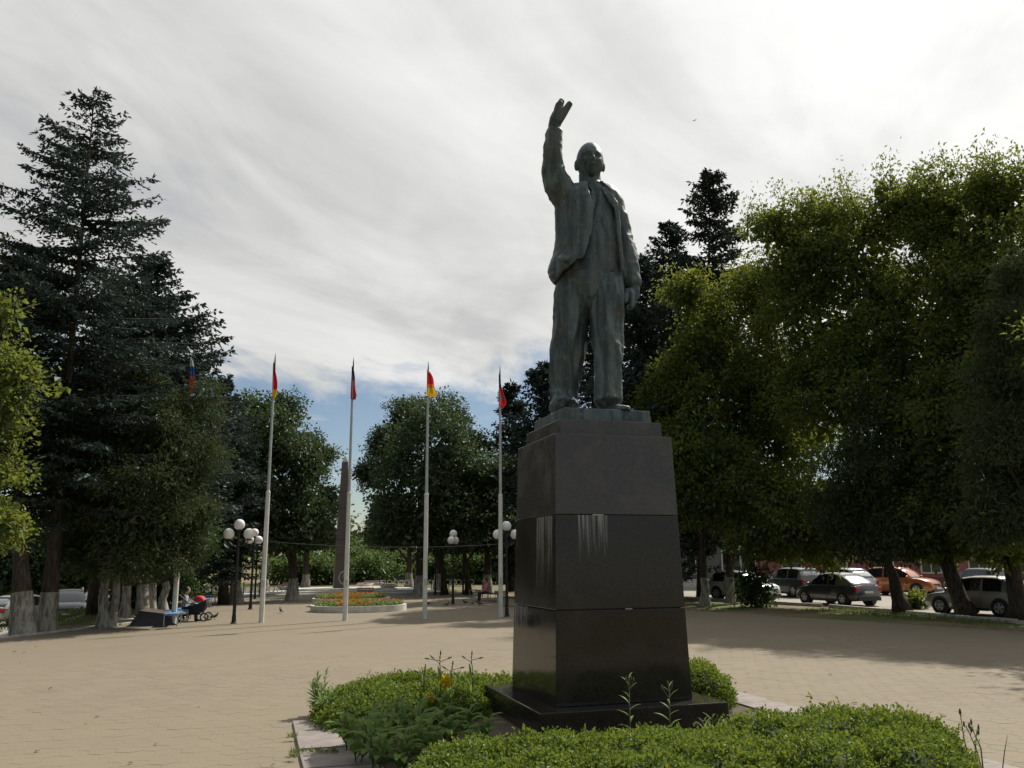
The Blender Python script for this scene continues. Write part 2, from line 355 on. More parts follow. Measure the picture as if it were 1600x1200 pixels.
LF = dict(
    maple=leafmat('maple_leaf', (0.024, 0.056, 0.012), (0.100, 0.142, 0.028), 0.46, 0.02, (0.21, 0.19, 0.03), 0.35, (0.31, 0.34, 0.05)),
    lime=leafmat('lime_leaf', (0.022, 0.046, 0.014), (0.060, 0.088, 0.026), 0.30, 0.04, None, 0.5),
    spruce=leafmat('spruce_needle', (0.016, 0.028, 0.019), (0.044, 0.062, 0.042), 0.12, 0.012, (0.075, 0.065, 0.04), 0.6),
    blue=leafmat('blue_spruce_needle', (0.020, 0.034, 0.028), (0.058, 0.078, 0.066), 0.12, 0.015, None, 0.6),
    thuja=leafmat('thuja_spray', (0.028, 0.050, 0.019), (0.085, 0.110, 0.042), 0.22, 0.02, (0.12, 0.075, 0.032), 0.8),
    hedge=leafmat('spirea_leaf', (0.044, 0.098, 0.018), (0.175, 0.248, 0.052), 0.36, 0.02, (0.26, 0.22, 0.03), 3.0, (0.30, 0.36, 0.03)),
    weed=leafmat('weed_leaf', (0.070, 0.135, 0.026), (0.170, 0.250, 0.070), 0.40, 0.02, None, 4.0),
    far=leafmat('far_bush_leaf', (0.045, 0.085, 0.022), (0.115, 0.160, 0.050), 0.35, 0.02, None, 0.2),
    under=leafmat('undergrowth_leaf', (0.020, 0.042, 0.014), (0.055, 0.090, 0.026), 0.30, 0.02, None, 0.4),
    yellow=leafmat('yellow_flower', (0.36, 0.27, 0.010), (0.55, 0.42, 0.02), 0.35, 0.0), orange=leafmat('orange_flower', (0.48, 0.10, 0.010), (0.62, 0.20, 0.02), 0.3, 0.0),
    silver=leafmat('silver_foliage', (0.22, 0.26, 0.22), (0.42, 0.46, 0.42), 0.2, 0.0), pink=leafmat('pink_flower', (0.42, 0.18, 0.16), (0.55, 0.36, 0.32), 0.3, 0.0),
    grass=leafmat('grass_blade', (0.070, 0.110, 0.022), (0.17, 0.20, 0.055), 0.35, 0.02))
STEM = plain('stem', (0.075, 0.095, 0.030), 0.7); TWIG = plain('dry_stalk', (0.085, 0.065, 0.035), 0.8)

# ------------------------------------------------------------------ the setting
def build_ground():
    na, nb = 90, 80
    aa = np.concatenate([np.linspace(-400, -60, 10), np.linspace(-50, 60, 64), np.linspace(70, 400, 16)])
    bb = np.concatenate([np.linspace(-150, -20, 10), np.linspace(-15, 130, 60), np.linspace(140, 900, 14)])
    V = [tuple(W(a, b, ground_z(a, b) if b < 130 else 2.35)) for b in bb for a in aa]; na = len(aa)
    F = [(j * na + i, j * na + i + 1, (j + 1) * na + i + 1, (j + 1) * na + i) for j in range(len(bb) - 1) for i in range(na - 1)]
    o = link('ground', mesh_np('ground', V, F, True), GROUND); tag(o, kind='structure')
build_ground()
PLAZA = [W(-12.6, -16), W(19.5, -16), W(17.6, 8), W(13.6, 22), W(11.5, 34), W(10.5, 46), W(-8.0, 46), W(-8.2, 25), W(-12.2, 17)]
mb = MB(); mb.add([(p.x, p.y, -0.008) for p in PLAZA], [tuple(range(len(PLAZA)))])
plaza = mb.build('plaza', PAVE); tag(plaza, kind='structure')
mb = MB(); PK = [W(18.2, 5), W(48, 5), W(48, 52), W(15.2, 52), W(15.9, 41), W(20.8, 23), W(20.4, 13)]
mb.add([(p.x, p.y, -0.035) for p in PK], [tuple(range(len(PK)))]); tag(mb.build('parking_lot', ASPH), kind='structure')
mb = MB(); mb.add([W(-40, 18, -1.13), W(-15.2, 18, -1.13), W(-15.2, 56, -1.13), W(-40, 56, -1.13)], [(0, 1, 2, 3)])
lp = mb.build('side_street', ASPH); lp.location.z = 0.06; tag(lp, kind='structure')
mb = MB(); mb.add([W(-9, 52, 0.0), W(-4.5, 52, 0.0), W(2.4, 120, 2.42), W(0.0, 120, 2.42)], [(0, 1, 2, 3)])

# hexagonal paving tiles, the near ones each an object
def build_tiles():
    ff = 0.30; rad = ff / math.sqrt(3); g = 0.0022
    hexa = [(math.cos(math.pi / 6 + k * math.pi / 3), math.sin(math.pi / 6 + k * math.pi / 3)) for k in range(6)]
    cells = []
    bed = lambda a, b: (-4.25 < a < 3.05) and (-5.9 < b < 3.0)
    for j in range(int(-5.5 / (rad * 1.5)), int(10 / (rad * 1.5))):
        b = j * rad * 1.5
        for i in range(int(-13 / ff), int(18 / ff)):
            a = i * ff + (j % 2) * ff / 2
            if bed(a, b): continue
            p = W(a, b)
            if p.y < 8.7 or abs(p.x) > p.y * 0.6065 + 1.6 or a < -12.0 - 0.02 * b or a > 17.4: continue
            cells.append((p.y, p.x, a, b))
    cells.sort()
    def visible(c): return abs(c[1]) < c[0] * 0.604 and c[0] > 9.8
    vis = [c for c in cells if visible(c)][:300]; rest = [c for c in cells if c not in set(vis)]
    def tile_vf():
        o = [((rad - g) * x, (rad - g) * y, -0.012) for x, y in hexa]; m_ = [((rad - g) * x, (rad - g) * y, -0.002) for x, y in hexa]; t = [((rad - g - 0.006) * x, (rad - g - 0.006) * y, 0.0) for x, y in hexa]
        f = [tuple(12 + k for k in range(6))]
        for k in range(6):
            q = (k + 1) % 6; f += [(k, q, 6 + q, 6 + k), (6 + k, 6 + q, 12 + q, 12 + k)]
        return o + m_ + t, f
    V, F = tile_vf(); mb = MB(); mb.add(V, F); me = mb.mesh('paving_tile'); me.materials.append(TILE)
    for (y, x, a, b) in vis:
        o = bpy.data.objects.new('paving_tile', me); COL.objects.link(o); o.parent = plaza
        o.location = (x, y, random.gauss(-0.0052, 0.0007)); o.rotation_euler = (random.gauss(0, 0.003), random.gauss(0, 0.003), AX)
    mb = MB(); ca, sa = math.cos(AX), math.sin(AX)
    for (y, x, a, b) in rest:
        dz = random.gauss(-0.0052, 0.0007); tx, ty = random.gauss(0, 0.003), random.gauss(0, 0.003)
        mb.add([(x + p[0] * ca - p[1] * sa, y + p[0] * sa + p[1] * ca, p[2] + dz + tx * p[0] + ty * p[1]) for p in V], F)
    o = mb.build('paving_tiles', TILE, plaza); tag(o, kind='stuff')
build_tiles()

# kerb stones
def kerb(name, p, q, mat, h=0.10, wd=0.16, ln=1.0, z0=-0.06):
    k = empty(name, (0, 0, 0)); tag(k, kind='structure')
    d = q - p; L = d.length; n = max(1, int(L / ln)); mb = MB(); mb.box(-L / n / 2 + 0.006, L / n / 2 - 0.006, -wd / 2, wd / 2, z0, h); me = mb.mesh('kerb_stone', bevel=0.012); me.materials.append(mat)
    for i in range(n):
        o = bpy.data.objects.new('kerb_stone', me); COL.objects.link(o); o.parent = k
        c = p + d * ((i + 0.5) / n); o.location = (c.x, c.y, random.gauss(0, 0.006)); o.rotation_euler = (random.gauss(0, 0.015), 0, math.atan2(d.y, d.x) + random.gauss(0, 0.008))
kerb('kerb', W(16.3, 41), W(20.7, 23.2), M_['concrete'], 0.10); kerb('kerb', W(20.6, 22.5), W(20.3, 12), M_['concrete'], 0.10)
kerb('kerb', W(-12.3, 17), W(-8.4, 24.2), M_['concrete'], 0.05); kerb('kerb', W(-12.3, 16.6), W(-12.7, 6), M_['concrete'], 0.05)

# planting bed round the monument: soil and its border of big slabs
mb = MB(); c = [W(-3.35, -5.9, 0.015), W(2.35, -5.9, 0.015), W(2.35, 2.2, 0.015), W(-3.35, 2.2, 0.015)]
mb.add(c, [(0, 1, 2, 3)]); tag(mb.build('bed_soil', M_['soil']), kind='structure')
border = empty('bed_border', (0, 0, 0)); tag(border, kind='structure')
def slab(a0, a1, b0, b1, hgt=0.035):
    mb = MB(); mb.box(-(a1 - a0) / 2 + 0.012, (a1 - a0) / 2 - 0.012, -(b1 - b0) / 2 + 0.012, (b1 - b0) / 2 - 0.012, -0.05, hgt)
    o = mb.build('border_slab', M_['slab'], border, bevel=0.01); c = W((a0 + a1) / 2, (b0 + b1) / 2)
    o.location = (c.x, c.y, random.gauss(0, 0.005)); o.rotation_euler = (random.gauss(0, 0.006), random.gauss(0, 0.006), AX + random.gauss(0, 0.008))
for b in np.arange(-5.95, 0.8, 0.98): slab(-4.22, -3.36, b, b + 0.98)
for b in np.arange(-5.7, 2.0, 0.98): slab(2.36, 3.02, b, b + 0.98)
for a in np.arange(-3.3, 2.2, 0.95): slab(a, a + 0.95, 2.22, 2.95)

# ------------------------------------------------------------------ the monument
ped = empty('monument_pedestal', (1.203, 12.807, 0), 0.2945, 'tall dark granite pedestal of three tapered blocks under the bronze figure', 'pedestal')
hz = lambda z: 0.9876 + (0.8944 - 0.9876) * (z - 0.322) / (3.936 - 0.322)
def frustum(mb, h0, z0, h1, z1):
    return mb.add([(-h0, -h0, z0), (h0, -h0, z0), (h0, h0, z0), (-h0, h0, z0), (-h1, -h1, z1), (h1, -h1, z1), (h1, h1, z1), (-h1, h1, z1)],
                  [(0, 3, 2, 1), (4, 5, 6, 7), (0, 1, 5, 4), (1, 2, 6, 5), (2, 3, 7, 6), (3, 0, 4, 7)])
GR_MID = mk_granite('granite_middle', (0.024, 0.020, 0.018), (0.056, 0.046, 0.042), 0.11, [(1, -0.85, -0.80, -0.10, 2.80, 1.05), (0, -0.85, -0.60, -0.16, 2.80, 0.55)])
GR_LOW = mk_granite('granite_lower', (0.018, 0.015, 0.014), (0.044, 0.036, 0.033), 0.07, [(1, -0.88, 0.28, 0.95, 1.53, 0.5)])
for i, (za, zb, mt) in enumerate(((0.325, 1.529, GR_LOW), (1.541, 2.800, GR_MID), (2.812, 3.936, GRAN_TOP))):
    frustum(MB(), hz(za), za, hz(zb), zb).build('stone_block', mt, ped, bevel=0.008)
frustum(MB(), hz(0.33) - 0.05, 0.33, hz(3.9) - 0.05, 3.9).build('core', M_['trim'], ped)
frustum(MB(), 1.355, -0.06, 1.329, 0.322).build('plinth', GRAN, ped, bevel=0.012)
frustum(MB(), 0.79, 3.937, 0.787, 4.16).build('cap_stone', GRAN_TOP, ped, bevel=0.008)
for (sx, z, ln) in ((-0.30, 2.803, 0.16), (0.1, 1.534, 0.10)):   # mortar left in the joints
    MB().cbox((sx, -hz(z) + 0.012, z + 0.002), (ln, 0.03, 0.012)).build('mortar', M_['concrete'], ped)

def build_statue():
    SY = 12.8
    P = lambda x, y, dy=0.0: at(x, y, SY + dy) - org
    org = Vector((1.203, 12.807, 4.35))
    st = empty('bronze_statue', org, 0, 'weathered green-brown bronze man in an open suit with one arm raised, on the granite pedestal', 'statue')
    pm = 0.0104                                              # metres per photograph pixel at the figure
    # plate under the feet
    mb = MB(); frustum(mb, 0.69, -0.189, 0.675, 0.0); o = mb.build('foot_plate', BRONZE, st, bevel=0.012); o.rotation_euler = (0, 0, 0.2945)
    S = lambda x, y, dy, rw, rd: (P(x, y, dy), rw * pm, rd)
    # ---- figure: head, vest, trousers, hands
    fig = MB()
    limb(fig, [S(926, 290, -.02, 16, .17), S(928, 304, -.03, 34, .22), S(931, 325, -.03, 43, .26), S(932, 355, -.04, 43, .285), S(931, 390, -.05, 43, .30), S(928, 420, -.05, 47, .31), S(924, 446, -.04, 50, .32), S(922, 466, -.02, 47, .30)], 28)
    L1 = [S(899, 440, .02, 26, .31), S(895, 465, .02, 27.5, .30), S(893, 490, .03, 26, .29), S(889, 530, .06, 25.5, .28), S(886, 560, .08, 25, .265), S(884, 585, .09, 22.5, .26), S(882, 612, .10, 19.5, .25), S(881.5, 628, .09, 19, .27), S(881.5, 637, .06, 21, .29)]
    L2 = [S(945, 440, -.06, 27, .31), S(948, 465, -.07, 27.5, .30), S(949, 490, -.09, 26, .29), S(949, 530, -.14, 22.5, .27), S(949, 560, -.17, 20.5, .25), S(949.5, 590, -.18, 19, .24), S(950, 612, -.19, 18, .24), S(950.5, 627, -.20, 19, .27)]
    limb(fig, L1, 24); limb(fig, L2, 24)
    limb(fig, [S(922, 286, .02, 17.5, .19), S(921, 272, .0, 17, .18)], 18)           # neck
    # raised hand
    limb(fig, [S(866.5, 206, -.46, 10, .10), S(866, 197, -.47, 9.5, .10), S(869, 187, -.49, 10.5, .14), S(872.5, 178, -.51, 9.5, .15)], 14)
    for k, (dx, dy, ln) in enumerate(((-0.6, -.63, -1.5), (2.2, -.555, 0.6), (0.4, -.475, 1.4), (-2.2, -.40, -2.5))):
        limb(fig, [S(872 + dx, 180, dy + .02, 5.6, .038), S(872.6 + dx, 170, dy, 5.2, .036), S(874.5 + dx, 162 - ln * .6, dy - .02, 4.6, .033), S(877 + dx, 157 - ln, dy - .05, 3.8, .029)], 10)
    limb(fig, [S(873, 187, -.56, 7.5, .06), S(880.5, 177, -.60, 6.2, .055), S(886, 168.5, -.63, 5.4, .05), S(891, 161, -.65, 4.8, .045)], 10)
    # hanging hand
    limb(fig, [S(987, 446, -.06, 9, .10), S(987, 455, -.08, 10, .13), S(987, 466, -.10, 9.5, .14)], 14)
    for k, dy in enumerate((-.20, -.13, -.06, .01)):
        limb(fig, [S(988, 464, dy, 4.6, .036), S(989 - k * .6, 473, dy - .02, 4.2, .034), S(985 - k, 479.5, dy - .03, 3.8, .032), S(980.5, 480, dy - .02, 3.4, .03)], 10)
    limb(fig, [S(982, 455, -.18, 4.6, .045), S(978.5, 464, -.21, 4.2, .04), S(978, 472, -.22, 3.7, .035)], 10)
    # head, shaped as a globe of unit radius then scaled
    n, m = 56, 40
    ys, xs = np.meshgrid(np.linspace(0.02, math.pi - 0.02, m), np.linspace(0, 2 * math.pi, n, endpoint=False), indexing='ij')
    H = np.stack([np.sin(ys) * np.cos(xs), np.sin(ys) * np.sin(xs), np.cos(ys)], -1)      # x right, -y face, z up
    x, y, z = H[..., 0].copy(), H[..., 1].copy(), H[..., 2].copy()
    front = np.clip(-y, 0, 1)
    def gs(cx, cz, sx, sz): return np.exp(-((x - cx) / sx) ** 2 - ((z - cz) / sz) ** 2) * (front > 0) * np.clip(front * 1.6, 0, 1)
    out = np.zeros_like(x)
    out += 0.065 * (gs(-.33, .17, .26, .10) + gs(.33, .17, .26, .10)) + 0.03 * gs(0, .22, .2, .12) + 0.03 * gs(0, .5, .5, .25)       # brows
    out -= 0.21 * (gs(-.36, .03, .17, .12) + gs(.36, .03, .17, .12))                                    # sockets
    out += 0.06 * (gs(-.36, .02, .10, .05) + gs(.36, .02, .10, .05))                                    # eyelids
    out += 0.28 * gs(0, -.12, .09, .17) + 0.17 * gs(0, -.22, .15, .08)                                  # nose
    out += 0.08 * (gs(-.5, -.18, .2, .18) + gs(.5, -.18, .2, .18))                                      # cheekbones
    out += 0.13 * gs(0, -.41, .30, .065) - 0.06 * gs(0, -.50, .2, .035) + 0.06 * gs(0, -.56, .18, .05)  # moustache, mouth, lip
    out += 0.25 * gs(0, -.80, .26, .20)                                                                 # beard
    s = 1 + out
    x2 = x * s; y2 = y * s; z2 = z * (1 + 0.35 * (out if True else 0))
    low = np.clip(-z, 0, 1); x2 *= 1 - 0.24 * low ** 1.5; back = (y > 0); y2 = np.where(back, y2 * (1.0 - 0.35 * low), y2)
    Hm = np.stack([x2 * 0.222, y2 * 0.268, z2 * 0.332], -1)
    c = P(921.5, 254, -.06); ry = Matrix.Rotation(R(6), 3, 'Z') @ Matrix.Rotation(R(0), 3, 'X')
    rings = [[c + ry @ Vector(Hm[i, j]) for j in range(n)] for i in range(m)]; fig.loft(rings)
    for sx in (-1, 1):                                                                                  # ears
        e = c + ry @ Vector((sx * 0.222, 0.01, -0.06)); fig.sphere(e, (0.036, 0.06, 0.095), 12, 8)
    me = remesh(fig, 0.0140, 1)
    V = vget(me); Nn = nget(me); d = np.zeros(len(V), dtype=np.float32)
    zc = V[:, 2]
    for i in range(len(V)):                                                                             # folds of cloth
        p = V[i]
        if p[2] < 2.25:
            q = mnoise.noise((p[0] * 6.5, p[1] * 6.5, p[2] * 1.15 + 3)); r = mnoise.noise((p[0] * 3 + p[2] * 2.2, p[1] * 3, p[2] * 5.0))
            low = max(0.0, 1 - p[2] / 0.55)
            d[i] = 0.030 * (1 - abs(q) * 3.0) + 0.016 * (0.5 - abs(r) * 2) * (0.5 + 1.4 * low)
        elif p[2] < 3.55 and p[0] > -0.25: d[i] = 0.010 * mnoise.noise((p[0] * 7, p[1] * 7, p[2] * 3.2))
    vset(me, V + Nn * d[:, None]); link('figure', me, BRONZE, st)
    # ---- jacket: open shell, sleeves, lapels
    jk = MB(); lv = [(289, 923, 26, .21, 916, 938), (297, 922, 41, .27, 915, 944), (306, 921, 50, .33, 916, 950), (318, 920, 54.5, .37, 919, 956), (345, 919, 52.5, .41, 924, 963), (372, 919, 51.5, .42, 922, 966), (398, 919, 56, .43, 913, 969), (414, 918, 60, .45, 902, 971), (425, 918, 62, .46, 890, 973), (434, 919, 61, .47, 874, 975), (441, 921, 58, .47, 868, 977)]
    rings = []
    for (py, cx, rx, ry_, xl, xr) in lv:
        def edge(px): return math.acos(max(-.98, min(.98, (px - cx) / rx)))
        tl = -edge(xl); tr = -edge(xr)                     # angles on the front half
        a0 = tl; a1 = tr - 2 * math.pi; ring = []
        m = 44
        for t in range(m + 1):
            th = a0 + (a1 - a0) * t / m; p = P(cx + rx * math.cos(th), py, -.03); p.y += ry_ * math.sin(th) ; ring.append(p)
        for t in range(m, -1, -1):
            th = a0 + (a1 - a0) * t / m; p = P(cx + (rx - 6) * math.cos(th), py, -.03); p.y += (ry_ - .06) * math.sin(th); ring.append(p)
        rings.append(ring)
    jk.loft(rings)
    limb(jk, [S(866.5, 205, -.45, 12.2, .15), S(865, 214, -.45, 13, .16), S(864, 230, -.44, 14.5, .17), S(864.5, 250, -.40, 15.8, .18), S(864.5, 268, -.34, 19, .21), S(869, 284, -.27, 21, .23), S(878, 300, -.17, 22, .25), S(890, 315, -.07, 22, .26), S(902, 326, 0, 20, .24)], 24)
    limb(jk, [S(946, 308, .0, 18, .22), S(956, 320, .0, 18.5, .24), S(964, 343, .0, 17.5, .24), S(972, 373, .02, 16.5, .23), S(979, 400, .0, 16.5, .22), S(984, 424, -.03, 15.5, .20), S(987, 447, -.06, 14.5, .185)], 24)
    def strip(pts, wd, th):                               # lapels and collar
        prev = None
        for (x0, y0, dy0, w0) in pts:
            r = [P(x0 - w0, y0, dy0), P(x0 + w0, y0, dy0 - .01), P(x0 + w0, y0, dy0 + th), P(x0 - w0, y0, dy0 + th)]
            if prev is not None: jk.loft([prev, r])
            prev = r
    strip([(911, 288, -.25, 5), (909, 299, -.325, 8), (908, 312, -.385, 10.5), (914, 322, -.42, 7), (920, 350, -.445, 3.5), (916, 380, -.455, 3.5), (906, 404, -.46, 4)], 0, .07)
    strip([(941, 292, -.25, 4), (950, 303, -.315, 6), (959, 315, -.345, 7), (963, 326, -.35, 4), (966, 350, -.345, 3), (969, 385, -.34, 3), (973, 425, -.33, 3)], 0, .07)
    limb(jk, [S(876, 401, -.40, 14, .035), S(889, 403, -.45, 14, .035)], 10)
    me = remesh(jk, 0.0145, 1); V = vget(me); Nn = nget(me); d = np.zeros(len(V), dtype=np.float32)
    for i in range(len(V)):
        p = V[i]; q = mnoise.noise((p[0] * 5, p[1] * 5, p[2] * 1.6)); r = mnoise.noise((p[0] * 4 + 7, p[1] * 4, p[2] * 7.5))
        arm = 1.0 if (p[2] > 3.3 and p[0] < -0.25) or p[0] > 0.62 else 0.35
        d[i] = 0.018 * (0.6 - abs(q) * 2) + 0.011 * (0.5 - abs(r) * 2.2) * arm
    vset(me, V + Nn * d[:, None]); link('jacket', me, BRONZE, st)
    # shoes
    def shoe(x, y, dy, ang):
        s = MB(); f = Vector((math.sin(ang), -math.cos(ang), 0)); l = Vector((f.y * -1, f.x, 0)); c = P(x, y, dy); c.z = 0.0
        for t, wd, hh in (): pass
        rings = []
        for t, wd, hh in ((-.20, .05, .09), (-.17, .085, .17), (-.05, .095, .20), (.08, .10, .17), (.22, .11, .115), (.34, .105, .085), (.42, .075, .065), (.45, .03, .05)):
            o = c + f * t; rings.append([o + l * (wd * a) + Vector((0, 0, hh * b)) for a, b in ((-1, 0.0), (1, 0.0), (1.02, .3), (.75, .8), (.3, 1), (-.3, 1), (-.75, .8), (-1.02, .3))])
        s.loft(rings); me = remesh(s, 0.012, 2); link('shoe', me, BRONZE, st)
    shoe(884, 632, .06, 0.15); shoe(950, 630, -.22, 0.62)
    # shirt collar and tie
    t = MB()
    t.loft([[P(918, 287, -.215), P(926, 300, -.33), P(933, 288, -.215), P(926, 284, -.16)], [P(918, 287, -.165), P(926, 300, -.27), P(933, 288, -.165), P(926, 284, -.11)]])
    t.build('shirt_collar', BRONZE, st, bevel=0.01)
    t = MB(); t.loft([[P(924, 298, -.345), P(929, 298, -.345), P(931, 312, -.39), P(928, 330, -.425), P(923, 312, -.39)], [P(924, 298, -.28), P(929, 298, -.28), P(931, 312, -.32), P(928, 330, -.36), P(923, 312, -.32)]])
    t.build('necktie', BRONZE, st, bevel=0.01)
    for k, yy in enumerate((345, 362, 379, 396)):
        b = MB(); b.sphere(P(934 - k, yy, -.455 - .008 * k), (.018, .014, .018), 10, 6); b.build('waistcoat_button', BRONZE, st, smooth=True)
build_statue()

# ------------------------------------------------------------------ vegetation
def unit(v): return v / np.maximum(1e-9, np.linalg.norm(v, axis=-1, keepdims=True))
def leaf_quads(C, D, N, ln, wd, fold=0.12):
    """rhombic leaves: base C, direction D, rough normal N"""
    D = unit(D); S = unit(np.cross(D, N)); U = np.cross(S, D); ln = ln[:, None]; wd = wd[:, None]
    a = C; b = C + D * ln * 0.45 + S * wd * 0.5 + U * ln * fold; c = C + D * ln; d = C + D * ln * 0.45 - S * wd * 0.5 + U * ln * fold
    V = np.stack([a, b, c, d], 1).reshape(-1, 3); F = np.arange(len(C) * 4).reshape(-1, 4); return V, F
def vnoise(P, s, off=0.0):
    q = P * s + off
    return (np.sin(q[:, 0] * 1.7 + np.sin(q[:, 1] * 1.3 + q[:, 2])) + np.sin(q[:, 1] * 1.9 + np.sin(q[:, 2] * 1.5 + q[:, 0] * 0.7)) + np.sin(q[:, 2] * 2.1 + np.sin(q[:, 0] * 1.1 + q[:, 1]))) / 3
def crown_vf(lobes, ncl, per, ln, wd, cr, droop=0.3, shell=0.5, gap=-0.25, flat=0.0, seed=0, inner=0.30, sub=0):
    g = np.random.default_rng(seed); L = np.array(lobes, dtype=float); L0 = L
    if sub:                                          # boughs: each lobe broken up into separate pads of leaves
        S = []
        for l in L:
            for j in range(sub):
                d = g.normal(size=3); d /= np.linalg.norm(d); q = 0.30 + 0.22 * g.random(); S.append(np.concatenate([l[:3] + d * l[3:] * (0.50 + 0.36 * g.random()), l[3:] * q * [1.1, 1.1, 0.72]]))
        L = np.array(S)
    wgt0 = L0[:, 3] ** 2; wgt0 /= wgt0.sum(); wgt = (L[:, 3] * L[:, 4] + L[:, 4] * L[:, 5] + L[:, 3] * L[:, 5]); wgt /= wgt.sum()
    k = g.choice(len(L), ncl, p=wgt); d = unit(g.normal(size=(ncl, 3)) + ([0, 0, .3] if sub else [0, 0, 0])); r = 1.05 - (1 - shell) * g.random(ncl) ** 1.7
    lump = 1 + 0.16 * vnoise(d * 3 + k[:, None] * 1.7, 1.6)
    C = L[k, :3] + d * L[k, 3:] * (r * lump)[:, None]
    keep = (vnoise(C, 1.15, seed) > gap) & (vnoise(C, 2.9, seed + 3.3) > gap * 1.2 - .12); C = C[keep]; d = d[keep]; n = len(C)
    cs = cr * (0.6 + 0.8 * g.random(n))
    C2 = np.repeat(C, per, 0); d2 = np.repeat(d, per, 0); off = g.normal(size=(n * per, 3)) * np.repeat(cs, per)[:, None] * [1, 1, 0.75]
    P = C2 + off
    D = unit(off) * 0.7 + d2 * 0.6 + g.normal(size=P.shape) * 0.45 + np.array([0, 0, -droop]); N = g.normal(size=P.shape) * 0.7 + np.array([0, 0, 1.0]) + d2 * 0.4
    q = 0.65 + 0.7 * g.random(len(P)); V, F = leaf_quads(P, D, N, ln * q, wd * q)
    ni = int(ncl * inner)
    if ni:                                           # boughs inside the crown
        k = g.choice(len(L0), ni, p=wgt0); d = unit(g.normal(size=(ni, 3))); C = L0[k, :3] + d * L0[k, 3:] * (0.10 + 0.60 * g.random(ni) ** 0.6)[:, None]; C = C[vnoise(C, 1.15, seed) > gap - .15]; m = len(C); pi = 6
        P = np.repeat(C, pi, 0) + g.normal(size=(m * pi, 3)) * cr * 1.1; q = 0.7 + 0.6 * g.random(m * pi)
        V2, F2 = leaf_quads(P, g.normal(size=P.shape) + [0, 0, -droop], g.normal(size=P.shape) + [0, 0, .6], ln * 1.9 * q, wd * 2.1 * q); V = np.concatenate([V, V2]); F = np.concatenate([F, F2 + (len(F) * 4)])
    return V, F
def pl(px, py, Y, rpx, ry=0.9, rz=1.0):          # a lobe of a crown from its place in the photograph and its distance
    c = at(px, py, Y); r = rpx * Y / F_PX; return (c.x, c.y, c.z, r, r * ry, r * rz)
def trunk_mesh(pts, r0, r1, n=10, wob=0.04, seed=0):
    g = random.Random(seed); P = [Vector(p) for p in pts]; Q = []
    for i in range(len(P) - 1):
        for t in (0, 0.34, 0.67): Q.append(P[i].lerp(P[i + 1], t))
    Q.append(P[-1]); m = len(Q)
    Q = [q + Vector((g.gauss(0, wob), g.gauss(0, wob), 0)) * (0 if i == 0 else 1) for i, q in enumerate(Q)]
    rad = [r0 + (r1 - r0) * (i / (m - 1)) ** 0.8 for i in range(m)]; rad[0] *= 1.35
    mb = MB(); mb.tube(Q, rad, n); return mb, Q, rad
def make_tree(name, label, base, trunk_pts, r0, r1, lobes, leaf, ncl, per, ln, wd, cr, droop=0.3, shell=0.5, gap=-0.25, wash=None, limbs=6, group=None, bark=None, seed=0, cat='tree', extra_trunks=(), sub=12, inner=0.34):
    t = empty(name, base, 0, label, cat, group); b = Vector(base)
    mb, Q, rad = trunk_mesh([Vector(p) - b for p in trunk_pts], r0, r1, seed=seed); mb.build('trunk', bark or BARK, t, smooth=True)
    for e in extra_trunks:
        m2, Q2, r2 = trunk_mesh([Vector(p) - b for p in e], r0 * 0.8, r1 * 0.8, seed=seed + 3); m2.build('trunk', bark or BARK, t, smooth=True)
        if wash: wash_sleeve(t, Q2, r2, wash)
    if wash: wash_sleeve(t, Q, rad, wash)
    g = random.Random(seed); ls = sorted(lobes, key=lambda l: -l[3])[:limbs]
    for l in ls:
        i = g.randrange(len(Q) // 3, len(Q)); p0 = Q[i]; p1 = Vector(l[:3]) - b; mid = p0.lerp(p1, 0.5) + Vector((g.gauss(0, .25), g.gauss(0, .25), -0.3))
        m = MB(); rr = max(0.03, rad[i] * 0.55); m.tube([p0, mid, p1, p1 + Vector((g.gauss(0, .6), g.gauss(0, .6), l[5] * 0.7))], [rr, rr * .7, rr * .4, rr * .12], 6); m.build('limb', bark or BARK, t, smooth=True)
        for _ in range(3):
            e = p1 + Vector((g.gauss(0, l[3] * .5), g.gauss(0, l[4] * .5), g.gauss(0.2, l[5] * .5))); m = MB(); m.tube([mid.lerp(p1, g.random()), e], [rr * .35, rr * .08], 5); m.build('branch', bark or BARK, t)
    Lr = [(l[0] - b.x, l[1] - b.y, l[2] - b.z, l[3], l[4], l[5]) for l in lobes]
    V, F = crown_vf(Lr, ncl, per, ln, wd, cr, droop, shell, gap, seed=seed + 11, sub=sub, inner=inner)
    link('crown', mesh_np('crown', V, F), leaf, t); return t
def wash_sleeve(t, Q, rad, top):
    q = [p for p in Q if p.z < top]; n = len(q)
    if n < 1: return
    i = n; a, c = Q[n - 1], Q[min(n, len(Q) - 1)]; k = (top - a.z) / max(1e-3, c.z - a.z); q = q + [a.lerp(c, k)]
    r = [x + 0.012 for x in rad[:n]] + [rad[n - 1] + (rad[min(n, len(Q) - 1)] - rad[n - 1]) * k + 0.012]
    m = MB(); m.tube(q, r, 10, cap=False); m.build('whitewash', WASH, t, smooth=True)

